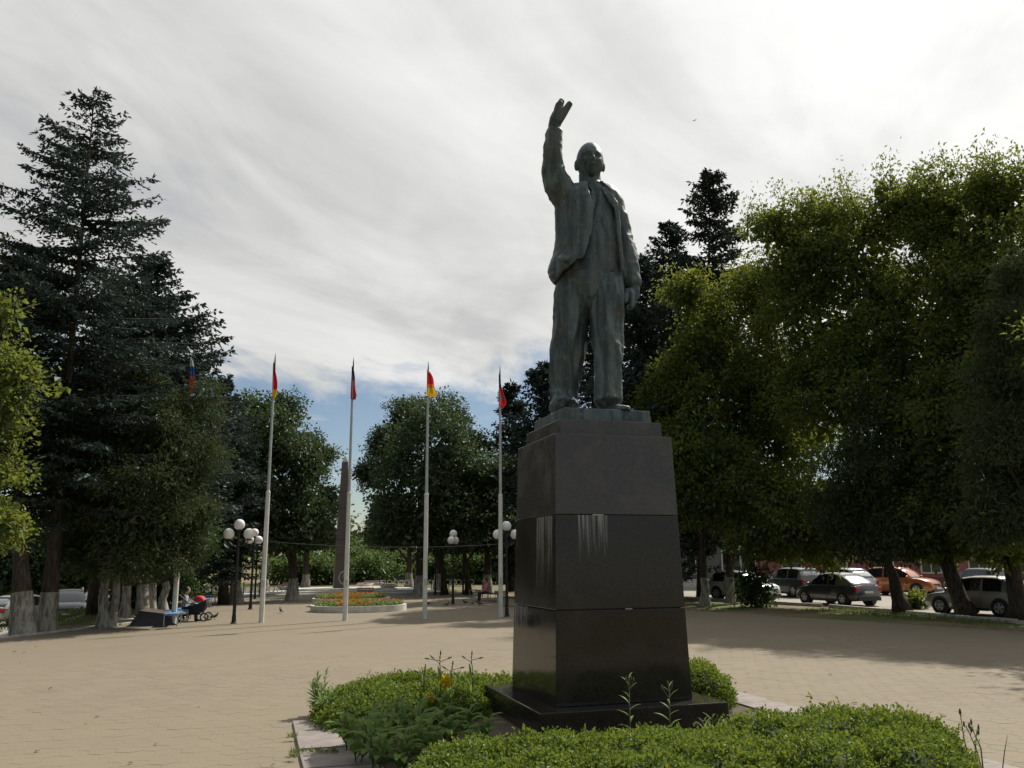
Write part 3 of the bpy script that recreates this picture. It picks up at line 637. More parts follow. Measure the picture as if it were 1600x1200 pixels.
def spruce_vf(H, base_r, z0, nbr, seed, sparse=0.0, tip=0.30, spread=1.0, taper=0.85, step=0.09):
    g = np.random.default_rng(seed); VV = []; AX_ = []
    zs = z0 + (H - z0) * (np.sort(g.random(nbr)) ** 0.92)
    for i, z in enumerate(zs):
        u = (H - z) / (H - z0); Lb = base_r * (u ** taper) * (0.62 + 0.62 * g.random() ** 1.3) * (1 - 0.5 * max(0.0, (u - 0.55) / 0.45)) + 0.15
        if sparse and u < 0.42 and g.random() < sparse * 0.75: continue
        th = g.random() * 2 * math.pi; dh = np.array([math.cos(th), math.sin(th), 0.0]); sd_ = np.array([-dh[1], dh[0], 0.0])
        rise = 0.45 * (1 - u) - 0.20 * u; n = max(4, int(Lb / (step * 1.55))); t = (np.arange(n) + 0.6) / n
        ax = np.array([0, 0, z]) + np.outer(t * Lb, dh); ax[:, 2] += Lb * (rise * t - 0.30 * u * t ** 2 + 0.30 * u * t ** 3.2) + g.normal(0, .02, n)
        AX_.append((np.array([0, 0, z - 0.05]), ax[len(ax) // 2], ax[-1], Lb))
        for sgn in (-1, 1):
            tl = (0.14 + 0.36 * Lb * (1 - t) ** 0.7 * np.minimum(1, t * 4)) * (0.7 + 0.6 * g.random(n)); tl = np.minimum(tl, 1.1)
            for j in range(n):
                if g.random() < sparse * 0.45: continue
                m = max(2, int(tl[j] / step)); s = (np.arange(m) + 0.3) / m
                dirr = dh * 0.75 + sd_ * sgn + np.array([0, 0, -0.25 + 0.2 * g.random()]); dirr /= np.linalg.norm(dirr)
                pts = ax[j] + np.outer(s * tl[j], dirr); pts[:, 2] -= 0.30 * (s * tl[j]) ** 1.5
                VV.append((pts, np.repeat(dirr[None], m, 0)))
        k = max(3, int(Lb / 0.14)); tt = g.random(k); pp = np.stack([np.interp(tt, t, ax[:, q]) for q in range(3)], 1); VV.append((pp, np.repeat((dh * 0.4 + np.array([0, 0, -0.8]))[None], k, 0)))
        VV.append((ax[-2:], np.repeat((dh + np.array([0, 0, 0.35]))[None], 2, 0)))
    zt = np.linspace(H - 1.2, H + 0.1, 9); VV.append((np.stack([zt * 0, zt * 0, zt], 1), np.tile([0.0, 0, 1.0], (9, 1))))
    P = np.concatenate([a for a, _ in VV]); D = np.concatenate([b for _, b in VV]); n = len(P)
    D = D + g.normal(size=P.shape) * 0.33; N = g.normal(size=P.shape) * 0.8 + [0, 0, 1]
    V1, F1 = leaf_quads(P, D, N, tip * (0.7 + 0.6 * g.random(n)), 0.69 * step * (0.7 + 0.6 * g.random(n)), 0.02)
    D2 = D + g.normal(size=P.shape) * 0.6 + [0, 0, -0.25]; V2, F2 = leaf_quads(P, D2, g.normal(size=P.shape), tip * 0.75 * (0.7 + 0.6 * g.random(n)), 0.55 * step * np.ones(n), 0.02)
    return np.concatenate([V1, V2]), np.concatenate([F1, F2 + len(V1)]), AX_
SPR = {}
def make_spruce(name, label, base, top, rad, z0, nbr, mat, seed, group=None, sparse=0.0, wash=None, r0=0.28, tip=0.22, taper=0.85, step=0.17):
    base = Vector(base); top = Vector(top); H = (top - base).length; t = empty(name, base, 0, label, 'tree', group)
    ax = (top - base).normalized(); rot = ax.to_track_quat('Z', 'Y'); rot = Vector((0, 0, 1)).rotation_difference(ax)
    V, F, A = spruce_vf(H, rad, z0, nbr, seed, sparse, tip, taper=taper, step=step); Mr = np.array(rot.to_matrix()); V = V @ Mr.T
    link('crown', mesh_np('crown', V, F), mat, t)
    mb, Q, rr = trunk_mesh([(0, 0, 0), ax * H * 0.5, ax * (H * 0.985)], r0, 0.015, 9, 0.015, seed); mb.build('trunk', SPBARK, t, smooth=True)
    b = MB()
    for (p, m, e, Lb) in A:
        b.tube([rot @ Vector(p), rot @ Vector(m), rot @ Vector(e)], [0.012 + Lb * 0.010, 0.008 + Lb * 0.006, 0.006], 4)
    b.build('branches', SPBARK, t, smooth=True)
    if wash: wash_sleeve(t, Q, rr, wash)
    return t
G3 = lambda px, py: gr(px, py)

# right: ash-leaved maples along the car park
make_tree('ash_leaved_maple', 'leafy maple with whitewashed trunk just right of the pedestal', G3(1142, 943), [G3(1142, 943), at(1141, 905, 43.6), at(1138, 800, 43.4), at(1150, 640, 43)], 0.27, 0.10,
          [pl(1105, 520, 42, 78), pl(1075, 455, 42, 45), pl(1062, 600, 42, 60), pl(1085, 700, 41, 85), pl(1160, 590, 43, 100), pl(1140, 770, 41, 100, 1, .8), pl(1210, 690, 43, 110), pl(1195, 480, 43, 80), pl(1010, 640, 43, 36)], LF['maple'], 4200, 13, .19, .10, .20, 0.5, 0.3, -0.45, 1.3, 7, 'maples beside the car park', seed=1)
make_tree('ash_leaved_maple', 'thin whitewashed maple trunk nearest the pedestal, crown merging with its neighbour', G3(1101, 945), [G3(1101, 945), at(1100, 905, 42), at(1096, 800, 42), at(1090, 700, 42)], 0.23, 0.08,
          [pl(1085, 770, 41, 62), pl(1060, 700, 41.5, 45), pl(1120, 740, 42, 60)], LF['maple'], 900, 12, .19, .10, .20, 0.5, 0.3, -0.45, 1.3, 3, 'maples beside the car park', seed=2)
make_tree('ash_leaved_maple', 'tall maple behind the conical thuja, trunk leaning left over the beige car', G3(1512, 962), [G3(1512, 962), at(1480, 890, 34), at(1440, 780, 34.5), at(1390, 600, 36), at(1350, 450, 37)], 0.34, 0.12,
          [pl(1215, 360, 40, 62), pl(1290, 355, 40, 78), pl(1250, 430, 40, 90), pl(1340, 400, 38, 95), pl(1300, 520, 39, 110), pl(1400, 500, 37, 110), pl(1330, 640, 38, 115), pl(1245, 600, 40, 85), pl(1440, 640, 36, 110), pl(1240, 800, 39, 95, 1, .75), pl(1350, 790, 37, 100, 1, .8), pl(1180, 838, 40, 60, 1, .7), pl(1270, 846, 39, 66, 1, .6), pl(1215, 850, 41, 55, 1, .6), pl(1300, 878, 39.5, 24, 1, .8)], LF['maple'], 6600, 13, .19, .10, .20, 0.5, 0.3, -0.45, None, 9, 'maples beside the car park', seed=4)
make_tree('ash_leaved_maple', 'broad maple at the right edge with feathery top shoots against the sky', G3(1592, 966), [G3(1592, 966), at(1582, 900, 32), at(1560, 780, 32), at(1520, 600, 33), at(1480, 440, 34)], 0.36, 0.12,
          [pl(1395, 330, 37, 66), pl(1455, 330, 36, 80), pl(1535, 300, 34, 58), pl(1500, 400, 35, 105), pl(1580, 330, 33, 75), pl(1570, 450, 33, 110), pl(1480, 520, 35, 105), pl(1560, 600, 33, 120), pl(1480, 700, 34, 110), pl(1500, 810, 33, 85, 1, .7), pl(1440, 820, 34, 75, 1, .7), pl(1540, 845, 33, 60, 1, .6), pl(1455, 848, 34, 50, 1, .55), pl(1590, 850, 32, 60, 1, .6)], LF['maple'], 6800, 13, .18, .095, .20, 0.5, 0.3, -0.45, None, 9, 'maples beside the car park', seed=5)
make_tree('ash_leaved_maple', 'maple cut off by the right edge, dark under its crown', gr(1700, 985), [gr(1700, 985), at(1690, 850, 28), at(1660, 600, 29)], 0.4, 0.12,
          [pl(1640, 420, 30, 110), pl(1670, 560, 29, 130), pl(1620, 700, 29, 110), pl(1700, 760, 28, 120), pl(1600, 800, 29, 80, 1, .8), pl(1720, 350, 31, 120), (17.6, 22.4, 9.5, 3.2, 3.0, 3.0), (18.6, 21.0, 6.5, 2.6, 2.6, 2.2), (18.8, 23.5, 12.5, 3.0, 2.8, 2.8)], LF['maple'], 4200, 13, .18, .095, .20, 0.5, 0.3, -0.45, None, 6, 'maples beside the car park', seed=6)  # final lobes are unseen, added to stretch the shadow over the paving
# feathery leading shoots on top of the maples
def shoots():
    g = np.random.default_rng(5); i = 0
    for (px, py, Y) in ((1180, 300, 40), (1212, 285, 40), (1262, 300, 40), (1312, 265, 39), (1298, 290, 39), (1390, 240, 37), (1372, 255, 37), (1430, 258, 36), (1468, 233, 35), (1505, 240, 34), (1530, 222, 34), (1550, 240, 33), (1590, 228, 33), (1345, 300, 38)):
        yield px, py, Y
mp = [o for o in COL.objects if o.name.startswith('ash_leaved_maple')]
def add_shoots():
    g = np.random.default_rng(8)
    for k, (px, py, Y) in enumerate(shoots()):
        t = mp[2] if px < 1380 else mp[3]; tip = at(px, py, Y) - t.location; root = tip + Vector((g.normal(0, .4), g.normal(0, .4), -2.4))
        mid = tip.lerp(root, .5) + Vector((g.normal(0, .15), g.normal(0, .15), 0)); m = MB(); m.tube([root, mid, tip], [.028, .018, .006], 5); m.build('shoot', BARK, t)
        n = 130; u = g.random(n) ** .8; P = np.array([root.lerp(mid, min(1, x * 2)) if x < .5 else mid.lerp(tip, x * 2 - 1) for x in u]) + g.normal(size=(n, 3)) * .30
        D = g.normal(size=(n, 3)) * .5 + [0, 0, -.7]; V, F = leaf_quads(P, D, g.normal(size=(n, 3)), .19 * (.7 + .6 * g.random(n)), .085 * np.ones(n)); link('shoot_leaves', mesh_np('shoot_leaves', V, F), LF['maple'], t)
add_shoots()
# right: thujas in front of the maples
make_tree('thuja', 'dark conical thuja on a leaning trunk, right of the dark hatchback', G3(1410, 957), [G3(1410, 957), at(1395, 900, 36), at(1370, 840, 35.5), at(1352, 640, 35)], 0.33, 0.06,
          [pl(1350, 640, 35, 34, 1, 1.2), pl(1345, 700, 35, 62), pl(1350, 770, 35, 80), pl(1390, 720, 35, 50), pl(1310, 790, 35, 55), pl(1400, 800, 35, 70, 1, .8), pl(1345, 842, 35, 84, 1, .55), pl(1410, 850, 35, 55, 1, .6)], LF['thuja'], 2600, 13, .15, .045, .16, 0.5, 0.4, -0.5, None, 4, 'thujas', SPBARK, 21)
make_tree('thuja', 'tall shaggy brown-green thuja at the right edge', gr(1640, 985), [gr(1640, 985), at(1620, 800, 27), at(1590, 450, 27.5)], 0.36, 0.05,
          [pl(1575, 440, 27.5, 34, 1, 1.3), pl(1575, 520, 27, 50), pl(1580, 610, 27, 66), pl(1560, 700, 27, 75), pl(1610, 760, 27, 90), pl(1560, 800, 27, 75, 1, .8)], LF['thuja'], 2400, 13, .14, .042, .15, 0.5, 0.4, -0.5, None, 4, 'thujas', SPBARK, 22)
# right and behind: spruces
for (nm, bx, by, Y, tx, ty, rad, z0, n, sd_, lab) in (
        (0, 1095, 0, 52, 1110, 268, 6.0, 3.0, 330, 31, 'tall dark spruce standing above the maple crowns, right of the statue'),
        (1, 1050, 0, 54, 1045, 350, 4.8, 3.0, 300, 32, 'narrower spruce top just left of the tallest dark spruce'),
        (2, 1010, 0, 46, 1000, 405, 5.4, 1.6, 340, 33, 'bluish spruce partly hidden behind the statue legs and hanging hand'),
        (3, 870, 0, 52, 850, 572, 4.4, 1.2, 300, 34, 'spruce behind the pedestal with a drooping branch at its top left'),
        (4, 800, 0, 64, 799, 600, 3.2, 1.2, 250, 35, 'small pointed spruce beside the rightmost flagpole'),
        (5, 935, 0, 56, 925, 512, 4.8, 1.2, 280, 36, 'thin brownish spruce seen between the statue legs')):
    make_spruce('spruce_tree', lab, at(bx, 900, Y).xy.to_3d() + Vector((0, 0, -.05)), at(tx, ty, Y), rad, z0, n, LF['blue'] if sd_ in (33, 34) else LF['spruce'], sd_, 'spruces behind the monument', r0=.26, taper=.6, tip=.34, step=.20)
# left: big spruces
make_spruce('spruce_tree', 'tallest ragged spruce at the left with its leader bent right', gr(72, 986), at(148, 146, 28.6), 4.9, 3.6, 270, LF['blue'], 41, 'spruces on the left', 0.36, 1.25, 0.24, 0.22, 0.66, 0.122)
make_spruce('spruce_tree', 'second spruce on the left, its slope running down to the first flag', gr(222, 967), at(238, 405, 36), 5.8, 3.0, 400, LF['blue'], 42, 'spruces on the left', 0.05, 1.3, 0.2, 0.25, 0.7, 0.165)
make_spruce('spruce_tree', 'spruce hidden low behind the left flagpole, only its tip clear', at(352, 900, 46).xy.to_3d(), at(351, 592, 46), 3.6, 1.5, 280, LF['blue'], 43, 'spruces on the left', r0=.24)
make_spruce('spruce_tree', 'massive spruce trunk whitewashed at the far left edge', gr(36, 991), at(20, 400, 27.6), 4.0, 4.2, 190, LF['spruce'], 44, 'spruces on the left', 0.3, 1.3, 0.30)
make_spruce('spruce_tree', 'spruce between the two taller left spruces, lower and darker', at(150, 900, 38).xy.to_3d() + Vector((0, 0, -.6)), at(180, 440, 38), 4.6, 3.2, 260, LF['spruce'], 45, 'spruces on the left', 0.05, None, 0.24)
# left thuja on two whitewashed stems
b0 = G3(160, 981)
make_tree('thuja', 'dense olive thuja on twin whitewashed stems, left of the first flagpole', b0, [b0, at(165, 910, 30), at(190, 780, 30), at(225, 600, 30.5)], 0.19, 0.05,
          [pl(230, 600, 31, 40, 1, .9), pl(215, 670, 30.5, 70), pl(280, 650, 31, 62), pl(250, 730, 30, 90), pl(180, 740, 30, 80), pl(300, 730, 31, 46), pl(290, 810, 31, 52), pl(210, 815, 29.5, 90), pl(285, 860, 31, 48, 1, .6), pl(140, 800, 30, 70), pl(160, 860, 30, 70, 1, .55), pl(232, 872, 30, 60, 1, .5)], LF['thuja'], 4600, 14, .15, .046, .15, 0.65, 0.3, -0.55, 1.75, 6, 'thujas', SPBARK, 23,
          extra_trunks=[[b0 + Vector((0.22, .1, 0)), at(182, 905, 30.2), at(215, 800, 30.4), at(260, 680, 31)]])
# left maple boughs leaning in from outside the frame
make_tree('maple_tree', 'bright green maple boughs reaching in at the left edge', gr(-130, 1010), [gr(-130, 1010), at(-120, 800, 22), at(-90, 560, 22)], 0.3, 0.08,
          [pl(8, 490, 22, 40), pl(28, 590, 22, 42), pl(92, 605, 22, 15, 1, .7), pl(12, 660, 22, 45), pl(30, 735, 22, 30), pl(10, 820, 22, 38), pl(-60, 600, 22, 110), pl(-70, 760, 22, 100), pl(-90, 430, 22, 90)], LF['maple'], 1300, 10, .13, .085, .16, 0.2, 0.3, -0.3, None, 8, None, BARK, 24)
# avenue of limes either side of the obelisk
for (px, Y, lob, sd_, lab) in (
        (655, 56, [(668, 672, 56), (630, 720, 52), (706, 716, 58), (660, 780, 72), (612, 790, 46), (718, 800, 56), (650, 850, 70), (600, 845, 34), (712, 860, 48)], 51, 'big rounded lime right of the obelisk, behind the fourth flagpole'),
        (685, 63, [(700, 655, 46), (735, 690, 36), (690, 740, 60), (735, 780, 46), (740, 850, 40), (690, 850, 46)], 52, 'lime behind the rounded one, crown showing on its right side'),
        (640, 70, [(640, 655, 40), (610, 700, 36), (585, 740, 28), (600, 800, 34), (570, 740, 14), (590, 860, 28)], 53, 'farther lime whose branches reach left towards the obelisk'),
        (762, 58, [(760, 760, 46), (775, 820, 44), (748, 860, 34), (790, 740, 34)], 54, 'dark low lime between the fourth and fifth flagpoles'),
        (458, 50, [(440, 680, 58), (405, 720, 56), (470, 740, 52), (430, 800, 66), (480, 810, 46), (390, 830, 52), (455, 862, 58), (400, 645, 30)], 55, 'big lime left of the obelisk, behind the second flagpole'),
        (415, 57, [(405, 660, 44), (370, 690, 40), (440, 650, 36), (380, 770, 50), (360, 840, 44)], 56, 'lime farther left in the avenue, behind the three-globe lamp'),
        (478, 64, [(490, 720, 36), (505, 780, 28), (500, 850, 34), (470, 870, 36), (512, 820, 18)], 57, 'lime whose right branches brush the obelisk'),
        (372, 47, [(365, 770, 46), (350, 830, 40), (375, 868, 36), (345, 720, 30)], 58, 'dark lime behind the benches on the left')):
    b = at(px, 900, Y).xy.to_3d() + Vector((0, 0, -.05))
    make_tree('lime_tree', lab, b, [b, at(px, 860, Y), at(px + 2, 760, Y)], 0.33, 0.09, [pl(x, min(y, 838), Y, r, 1.0, 1.0 if y < 830 else .62) for x, y, r in lob], LF['lime'], 2000, 10, .20, .13, .20, 0.3, 0.3, -0.50, 1.3, 5, 'limes of the avenue', BARK, sd_)
# slim trunks standing in the shade under the limes and along the left edge
for (px, py, px2, lean, sd_) in ((195, 968, 200, 0, 61), (222, 962, 226, 6, 62), (236, 958, 236, 0, 63), (255, 955, 257, 3, 64)):
    b = G3(px, py); Y = b.y
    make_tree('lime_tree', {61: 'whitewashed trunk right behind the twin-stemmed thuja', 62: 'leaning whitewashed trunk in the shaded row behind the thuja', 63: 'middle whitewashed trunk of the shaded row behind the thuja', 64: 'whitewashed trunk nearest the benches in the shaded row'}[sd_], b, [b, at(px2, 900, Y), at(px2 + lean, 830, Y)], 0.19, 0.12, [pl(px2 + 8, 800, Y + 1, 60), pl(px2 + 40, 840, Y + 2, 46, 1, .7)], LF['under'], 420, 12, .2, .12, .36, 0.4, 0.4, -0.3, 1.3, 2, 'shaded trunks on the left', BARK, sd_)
for (px, py, lab, sd_) in ((732, 922, 'bare leaning trunk in the shade left of the fifth flagpole', 65), (695, 918, 'slim shaded trunk between the fourth flagpole and a lamp', 66)):
    b = at(px, 900, 57).xy.to_3d(); make_tree('lime_tree', lab, b, [b, at(px - 4, 880, 57), at(px - 12, 830, 57)], 0.22, 0.1, [pl(px - 12, 810, 57, 40), pl(px + 15, 830, 58, 30)], LF['lime'], 320, 12, .26, .16, .38, 0.3, 0.4, -0.3, None, 2, 'limes of the avenue', BARK, sd_)

# bushes
def bush(name, label, c, r, leaf, ncl, per, ln, wd, cr, seed, group=None, cat='bush', lob=None):
    t = empty(name, c, 0, label, cat, group); g = random.Random(seed)
    L = lob or [(g.gauss(0, r[0] * .35), g.gauss(0, r[1] * .3), r[2] * .45, r[0] * .7, r[1] * .7, r[2] * .6) for _ in range(5)]
    V, F = crown_vf(L, ncl, per, ln, wd, cr, 0.0, 0.5, -0.6, seed=seed); V = V[:, :]; link('foliage', mesh_np('foliage', V, F), leaf, t)
    m = MB()
    for k in range(5): m.tube([(0.1 * k - .2, 0, -.1), (g.gauss(0, r[0] * .3), g.gauss(0, r[1] * .3), r[2] * .7)], [.02, .006], 5)
    m.build('stems', BARK, t); return t
bush('round_bush', 'round sunlit bush far behind the obelisk', at(566, 900, 84).xy.to_3d() + Vector((0, 0, .3)), (2.0, 1.6, 2.6), LF['far'], 420, 12, .30, .2, .4, 71, 'bushes beyond the square')
bush('round_bush', 'pale bush left of the obelisk foot', at(485, 900, 80).xy.to_3d() + Vector((0, 0, .3)), (3.0, 1.6, 2.3), LF['far'], 420, 12, .30, .2, .4, 72, 'bushes beyond the square')
bush('round_bush', 'bush at the right of the far stairway', at(640, 900, 88).xy.to_3d() + Vector((0, 0, .4)), (3.2, 1.6, 2.4), LF['far'], 420, 12, .30, .2, .4, 73, 'bushes beyond the square')
bush('round_bush', 'low bush seen under the limes beside the lamps', at(700, 900, 84).xy.to_3d() + Vector((0, 0, .4)), (4, 1.6, 2.2), LF['far'], 420, 12, .30, .2, .4, 74, 'bushes beyond the square')
bush('round_bush', 'low bush seen under the limes beside the fifth flagpole', at(765, 900, 82).xy.to_3d() + Vector((0, 0, .4)), (4, 1.6, 2.4), LF['far'], 420, 12, .30, .2, .4, 75, 'bushes beyond the square')
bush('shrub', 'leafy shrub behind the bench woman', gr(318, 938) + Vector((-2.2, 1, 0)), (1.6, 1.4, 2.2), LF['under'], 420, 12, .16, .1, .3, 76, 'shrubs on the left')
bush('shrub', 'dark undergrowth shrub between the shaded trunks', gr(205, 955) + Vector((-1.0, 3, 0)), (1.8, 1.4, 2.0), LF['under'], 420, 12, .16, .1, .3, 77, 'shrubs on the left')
bush('shrub', 'tangled dark shrub hiding the white car', G3(1172, 947) + Vector((0.2, 0, 0)), (.75, .6, 1.8), LF['under'], 240, 12, .12, .08, .24, 78)
bush('shrub', 'little sunlit shrub at the foot of the leaning thuja', G3(1428, 950), (.5, .4, .5), LF['maple'], 80, 11, .13, .08, .2, 79)
def far_woods():
    L = []; g = random.Random(3)
    for k in range(60):
        a = -75 + k * 2.9 + g.gauss(0, .8); b = 105 + g.gauss(0, 6); p = W(a, b); h = 4.2 + g.random() * 4.5
        if 530 < 800 + F_PX * p.x / p.y < 600: h *= 0.5
        L.append((p.x, p.y, 2 + h * .45, 3.0, 2.6, h * .62))
    for k in range(22):                                   # beyond the street on the left
        p = W(-52 + g.gauss(0, 2), 5 + k * 4.2); h = 5 + 4 * g.random(); L.append((p.x, p.y, h * .4, 3.2, 3.2, h * .62))
    V, F = crown_vf(L, 5000, 8, .62, .44, .8, 0.1, 0.6, -0.5, seed=90); tag(link('far_woods', mesh_np('far_woods', V, F), LF['far']), 'distant belt of trees closing the view', 'woods', kind='stuff')
far_woods()
def grass_patch(name, polys, n, seed, h=0.12):
    g = np.random.default_rng(seed); P = []
    for (a0, b0, a1, b1, w_) in polys:
        u = g.random(n); v = (g.random(n) - .5) * w_
        a = a0 + (a1 - a0) * u; b = b0 + (b1 - b0) * u; d = math.hypot(a1 - a0, b1 - b0); na, nb = (b1 - b0) / d, -(a1 - a0) / d
        a = a + na * v; b = b + nb * v; P.append(np.stack([1.203 + a * RX - b * RY, 12.807 + a * RY + b * RX, np.full(n, -.05)], 1))
    P = np.concatenate(P); n = len(P); D = g.normal(size=P.shape) * .35 + [0, 0, 1]; V, F = leaf_quads(P, D, g.normal(size=P.shape), h * (.5 + g.random(n)), .022 * np.ones(n), 0.1)
    tag(link(name, mesh_np(name, V, F), LF['grass']), kind='stuff')
grass_patch('verge_grass', [(14.5, 34, 16.5, 30, 2.5), (19.0, 21, 19.5, 12, 2.2), (13.0, 38, 14.0, 34, 2.5)], 2600, 4, .13)
grass_patch('lawn_grass', [(-10, 50, 9, 50, 5), (-14, 20, -10, 40, 4)], 5000, 6, .14)

# ------------------------------------------------------------------ flagpoles and flags
def flag_mat(name, bands, emblem=None):
    t = NT(name); s = t.sep(t.coord('Object')); z = s[2]; c = bands[0][1]
    for (z0, col) in bands[1:]: c = t.mix(t.mr(z, z0 - 0.03, z0 + 0.03, 1, 0), c, col)
    di = t.n('ShaderNodeBsdfDiffuse'); t.l(c, di.inputs[0]) if not isinstance(c, tuple) else t.put(di.inputs[0], c)
    tr = t.n('ShaderNodeBsdfTranslucent'); t.l(c, tr.inputs[0]) if not isinstance(c, tuple) else t.put(tr.inputs[0], c)
    m = t.n('ShaderNodeMixShader'); m.inputs[0].default_value = .4; t.l(di.outputs[0], m.inputs[1]); t.l(tr.outputs[0], m.inputs[2]); t.l(m.outputs[0], t.out.inputs[0]); return t.m
RED = (0.50, 0.022, 0.030); BLU = (0.035, 0.085, 0.30); WHI = (0.62, 0.62, 0.62); YEL = (0.62, 0.40, 0.03); BLK = (0.022, 0.022, 0.026)
def flag_mesh(ln, w_, seed, lean=0.35):
    """cloth hanging limp: hoist along the pole, the fly gathered into folds beside it"""
    g = random.Random(seed); nz, nu = 22, 13; V = []; ph = [g.random() * 6 for _ in range(4)]
    for i in range(nz + 1):
        t = i / nz; z = -t * ln; spread = 1.25 * w_ * (0.16 + 0.84 * min(1, t * 1.25) ** 0.9) * (1 if t < .86 else 1 - .35 * (t - .86) / .14)
        for j in range(nu):
            u = j / (nu - 1); x = spread * u * (0.8 + 0.2 * math.sin(5 * t + ph[0])); y = 0.055 * math.sin(u * 9 + ph[1] + t * 2) * (0.3 + t) + 0.03 * math.sin(u * 17 + ph[2])
            zz = z - (0.20 * u * lean * ln) * (1 - t * .3) + 0.02 * math.sin(u * 11 + ph[3]); V.append((x + .05 * lean * u * t, y, zz))
    F = [(i * nu + j, i * nu + j + 1, (i + 1) * nu + j + 1, (i + 1) * nu + j) for i in range(nz) for j in range(nu - 1)]
    return mesh_np('flag', V, F, True)
FP0 = Vector((-12.23, 31.47, 0)); FPD = Vector((2.932, 0.779, 0)); FH = 10.23
def build_poles():
    proto = None; labs = ['first flagpole from the left, half hidden by the thuja', 'white flagpole second from the left, beside the three-globe lamp', 'middle white flagpole standing in front of the obelisk', 'fourth white flagpole, in front of the rounded lime', 'fifth white flagpole, close to the left side of the pedestal']
    me_lo = MB().tube([(0, 0, -.05), (0, 0, 2.2), (0, 0, 4.75)], [.095, .088, .080], 14).mesh('lower_mast', angle=.8)
    me_up = MB().tube([(0, 0, 4.75), (0, 0, 9.55)], [.060, .042], 12).mesh('upper_mast', angle=.8)
    me_sl = MB().lathe([(.080, 4.70), (.086, 4.72), (.086, 4.78), (.06, 4.84)], n=14).mesh('mast_collar', angle=.6)
    me_sp = MB().lathe([(.03, 9.5), (.045, 9.56), (.03, 9.62), (.028, 9.9), (.004, FH)], n=8).mesh('finial', angle=.6)
    me_cl = MB().box(-.045, .045, -.15, -.09, 1.28, 1.52).mesh('winch_box', bevel=.008)
    specs = [('white, blue and red flag hanging limp at the first pole, against the spruces', [(0, WHI), (-.35, BLU), (-.75, RED)], 1.42, .26, 1, .25),
             ('limp dark red flag with a yellow foot on the second pole', [(0, (0.16, .03, .03)), (-.30, RED), (-1.12, YEL)], 1.45, .23, 2, .25),
             ('black over red flag hanging limp at the middle pole', [(0, BLK), (-.62, (0.42, .05, .06)), (-1.3, (.30, .03, .06))], 1.35, .24, 3, .25),
             ('red and yellow flag spread widest of all, at the fourth pole', [(0, YEL), (-.14, RED), (-.62, (0.60, .16, .03)), (-.78, YEL)], 1.12, .50, 4, .3),
             ('narrow blue and red flag at the fifth pole, right of the sky gap', [(0, BLU), (-.58, RED), (-.98, (.16, .10, .10)), (-1.12, RED)], 1.42, .24, 5, .25)]
    for i in range(5):
        p = FP0 + FPD * i; t = empty('flagpole', p, AX, labs[i], 'flagpole', 'flagpoles across the square')
        for nm, me, mt in (('lower_mast', me_lo, M_['pole']), ('upper_mast', me_up, M_['pole_grey']), ('mast_collar', me_sl, M_['pole']), ('finial', me_sp, M_['iron']), ('winch_box', me_cl, M_['pole_grey'])):
            link(nm, me, mt if i == 0 else None, t)
        lab, bands, ln, wd, sd_, lean = specs[i]
        f = link('flag', flag_mesh(ln, wd, sd_, lean), flag_mat('flag_cloth', bands)); f.location = (p.x - .05, p.y - .06, 9.86); tag(f, lab, 'flag', 'flags on the poles')
build_poles()

# ------------------------------------------------------------------ park lamps with three opal globes
def build_lamps():
    H = 3.55
    def lamp(p, rz, lab, first=[None]):
        if first[0] is None:
            t = empty('park_lamp', p, rz); m = MB(); m.tube([(0, 0, -.05), (0, 0, 1.2), (0, 0, H - .18)], [.07, .055, .04], 10); m.build('post', M_['iron'], t, angle=.8)
            MB().lathe([(.115, -.02), (.115, .03), (.085, .05), (.075, .25), (.068, .30)], n=12).build('post_foot', M_['iron'], t, angle=.6)
            for sx in (-1, 1):
                MB().tube([(0, 0, 2.75), (sx * .18, 0, 2.78), (sx * .32, 0, 2.88), (sx * .36, 0, 3.02)], .020, 8).build('arm', M_['iron'], t, smooth=True)
            for (x, z) in ((0, H), (-.36, H - .34), (.36, H - .34)):
                gl = MB(); gl.sphere((x, 0, z), .20, 20, 14); g = gl.build('globe', M_['globe'], t, smooth=True)
                MB().lathe([(.10, 0), (.105, .03), (.07, .07)], (x, 0, z - .235), 12).build('globe_holder', M_['iron'], g, angle=.6)
            first[0] = t; o = t
        else:
            o = copy_tree(first[0]); o.location = p; o.rotation_euler = (0, 0, rz)
        return tag(o, lab, 'street lamp', 'three-globe park lamps')
    lamp(gr(365, 974), 0.15, 'nearest three-globe lamp on the left, beside the second flagpole'); lamp(gr(391, 952), 1.25, 'lamp on the left behind the nearest one, its globes overlapping')
    lamp(gr(398, 936), 0.5, 'left lamp farther back, dim in the shade of the limes'); lamp(gr(792, 963), 0.15, 'three-globe lamp half hidden by the pedestal, at the fifth flagpole')
    lamp(gr(707.5, 944), 1.35, 'lamp on the right side of the square with globes stacked'); lamp(gr(723.5, 928.5), 1.45, 'far small lamp on the right under the limes')
    lamp(gr(680, 929), 0.45, 'dim far lamp behind the fourth flagpole')
build_lamps()
# cable strung across the square
c0 = W(-9.6, 25, 0); mb = MB(); a = at(318, 836, 37); b = at(900, 838, 46); pts = []
for i in range(25):
    t = i / 24; p = a.lerp(b, t); p.z -= 0.55 * (1 - (2 * t - 1) ** 2); pts.append(p)
mb.tube(pts, .011, 5); tag(mb.build('overhead_cable', M_['trim'], smooth=True), 'thin sagging cable strung between the trees across the square', 'cable')

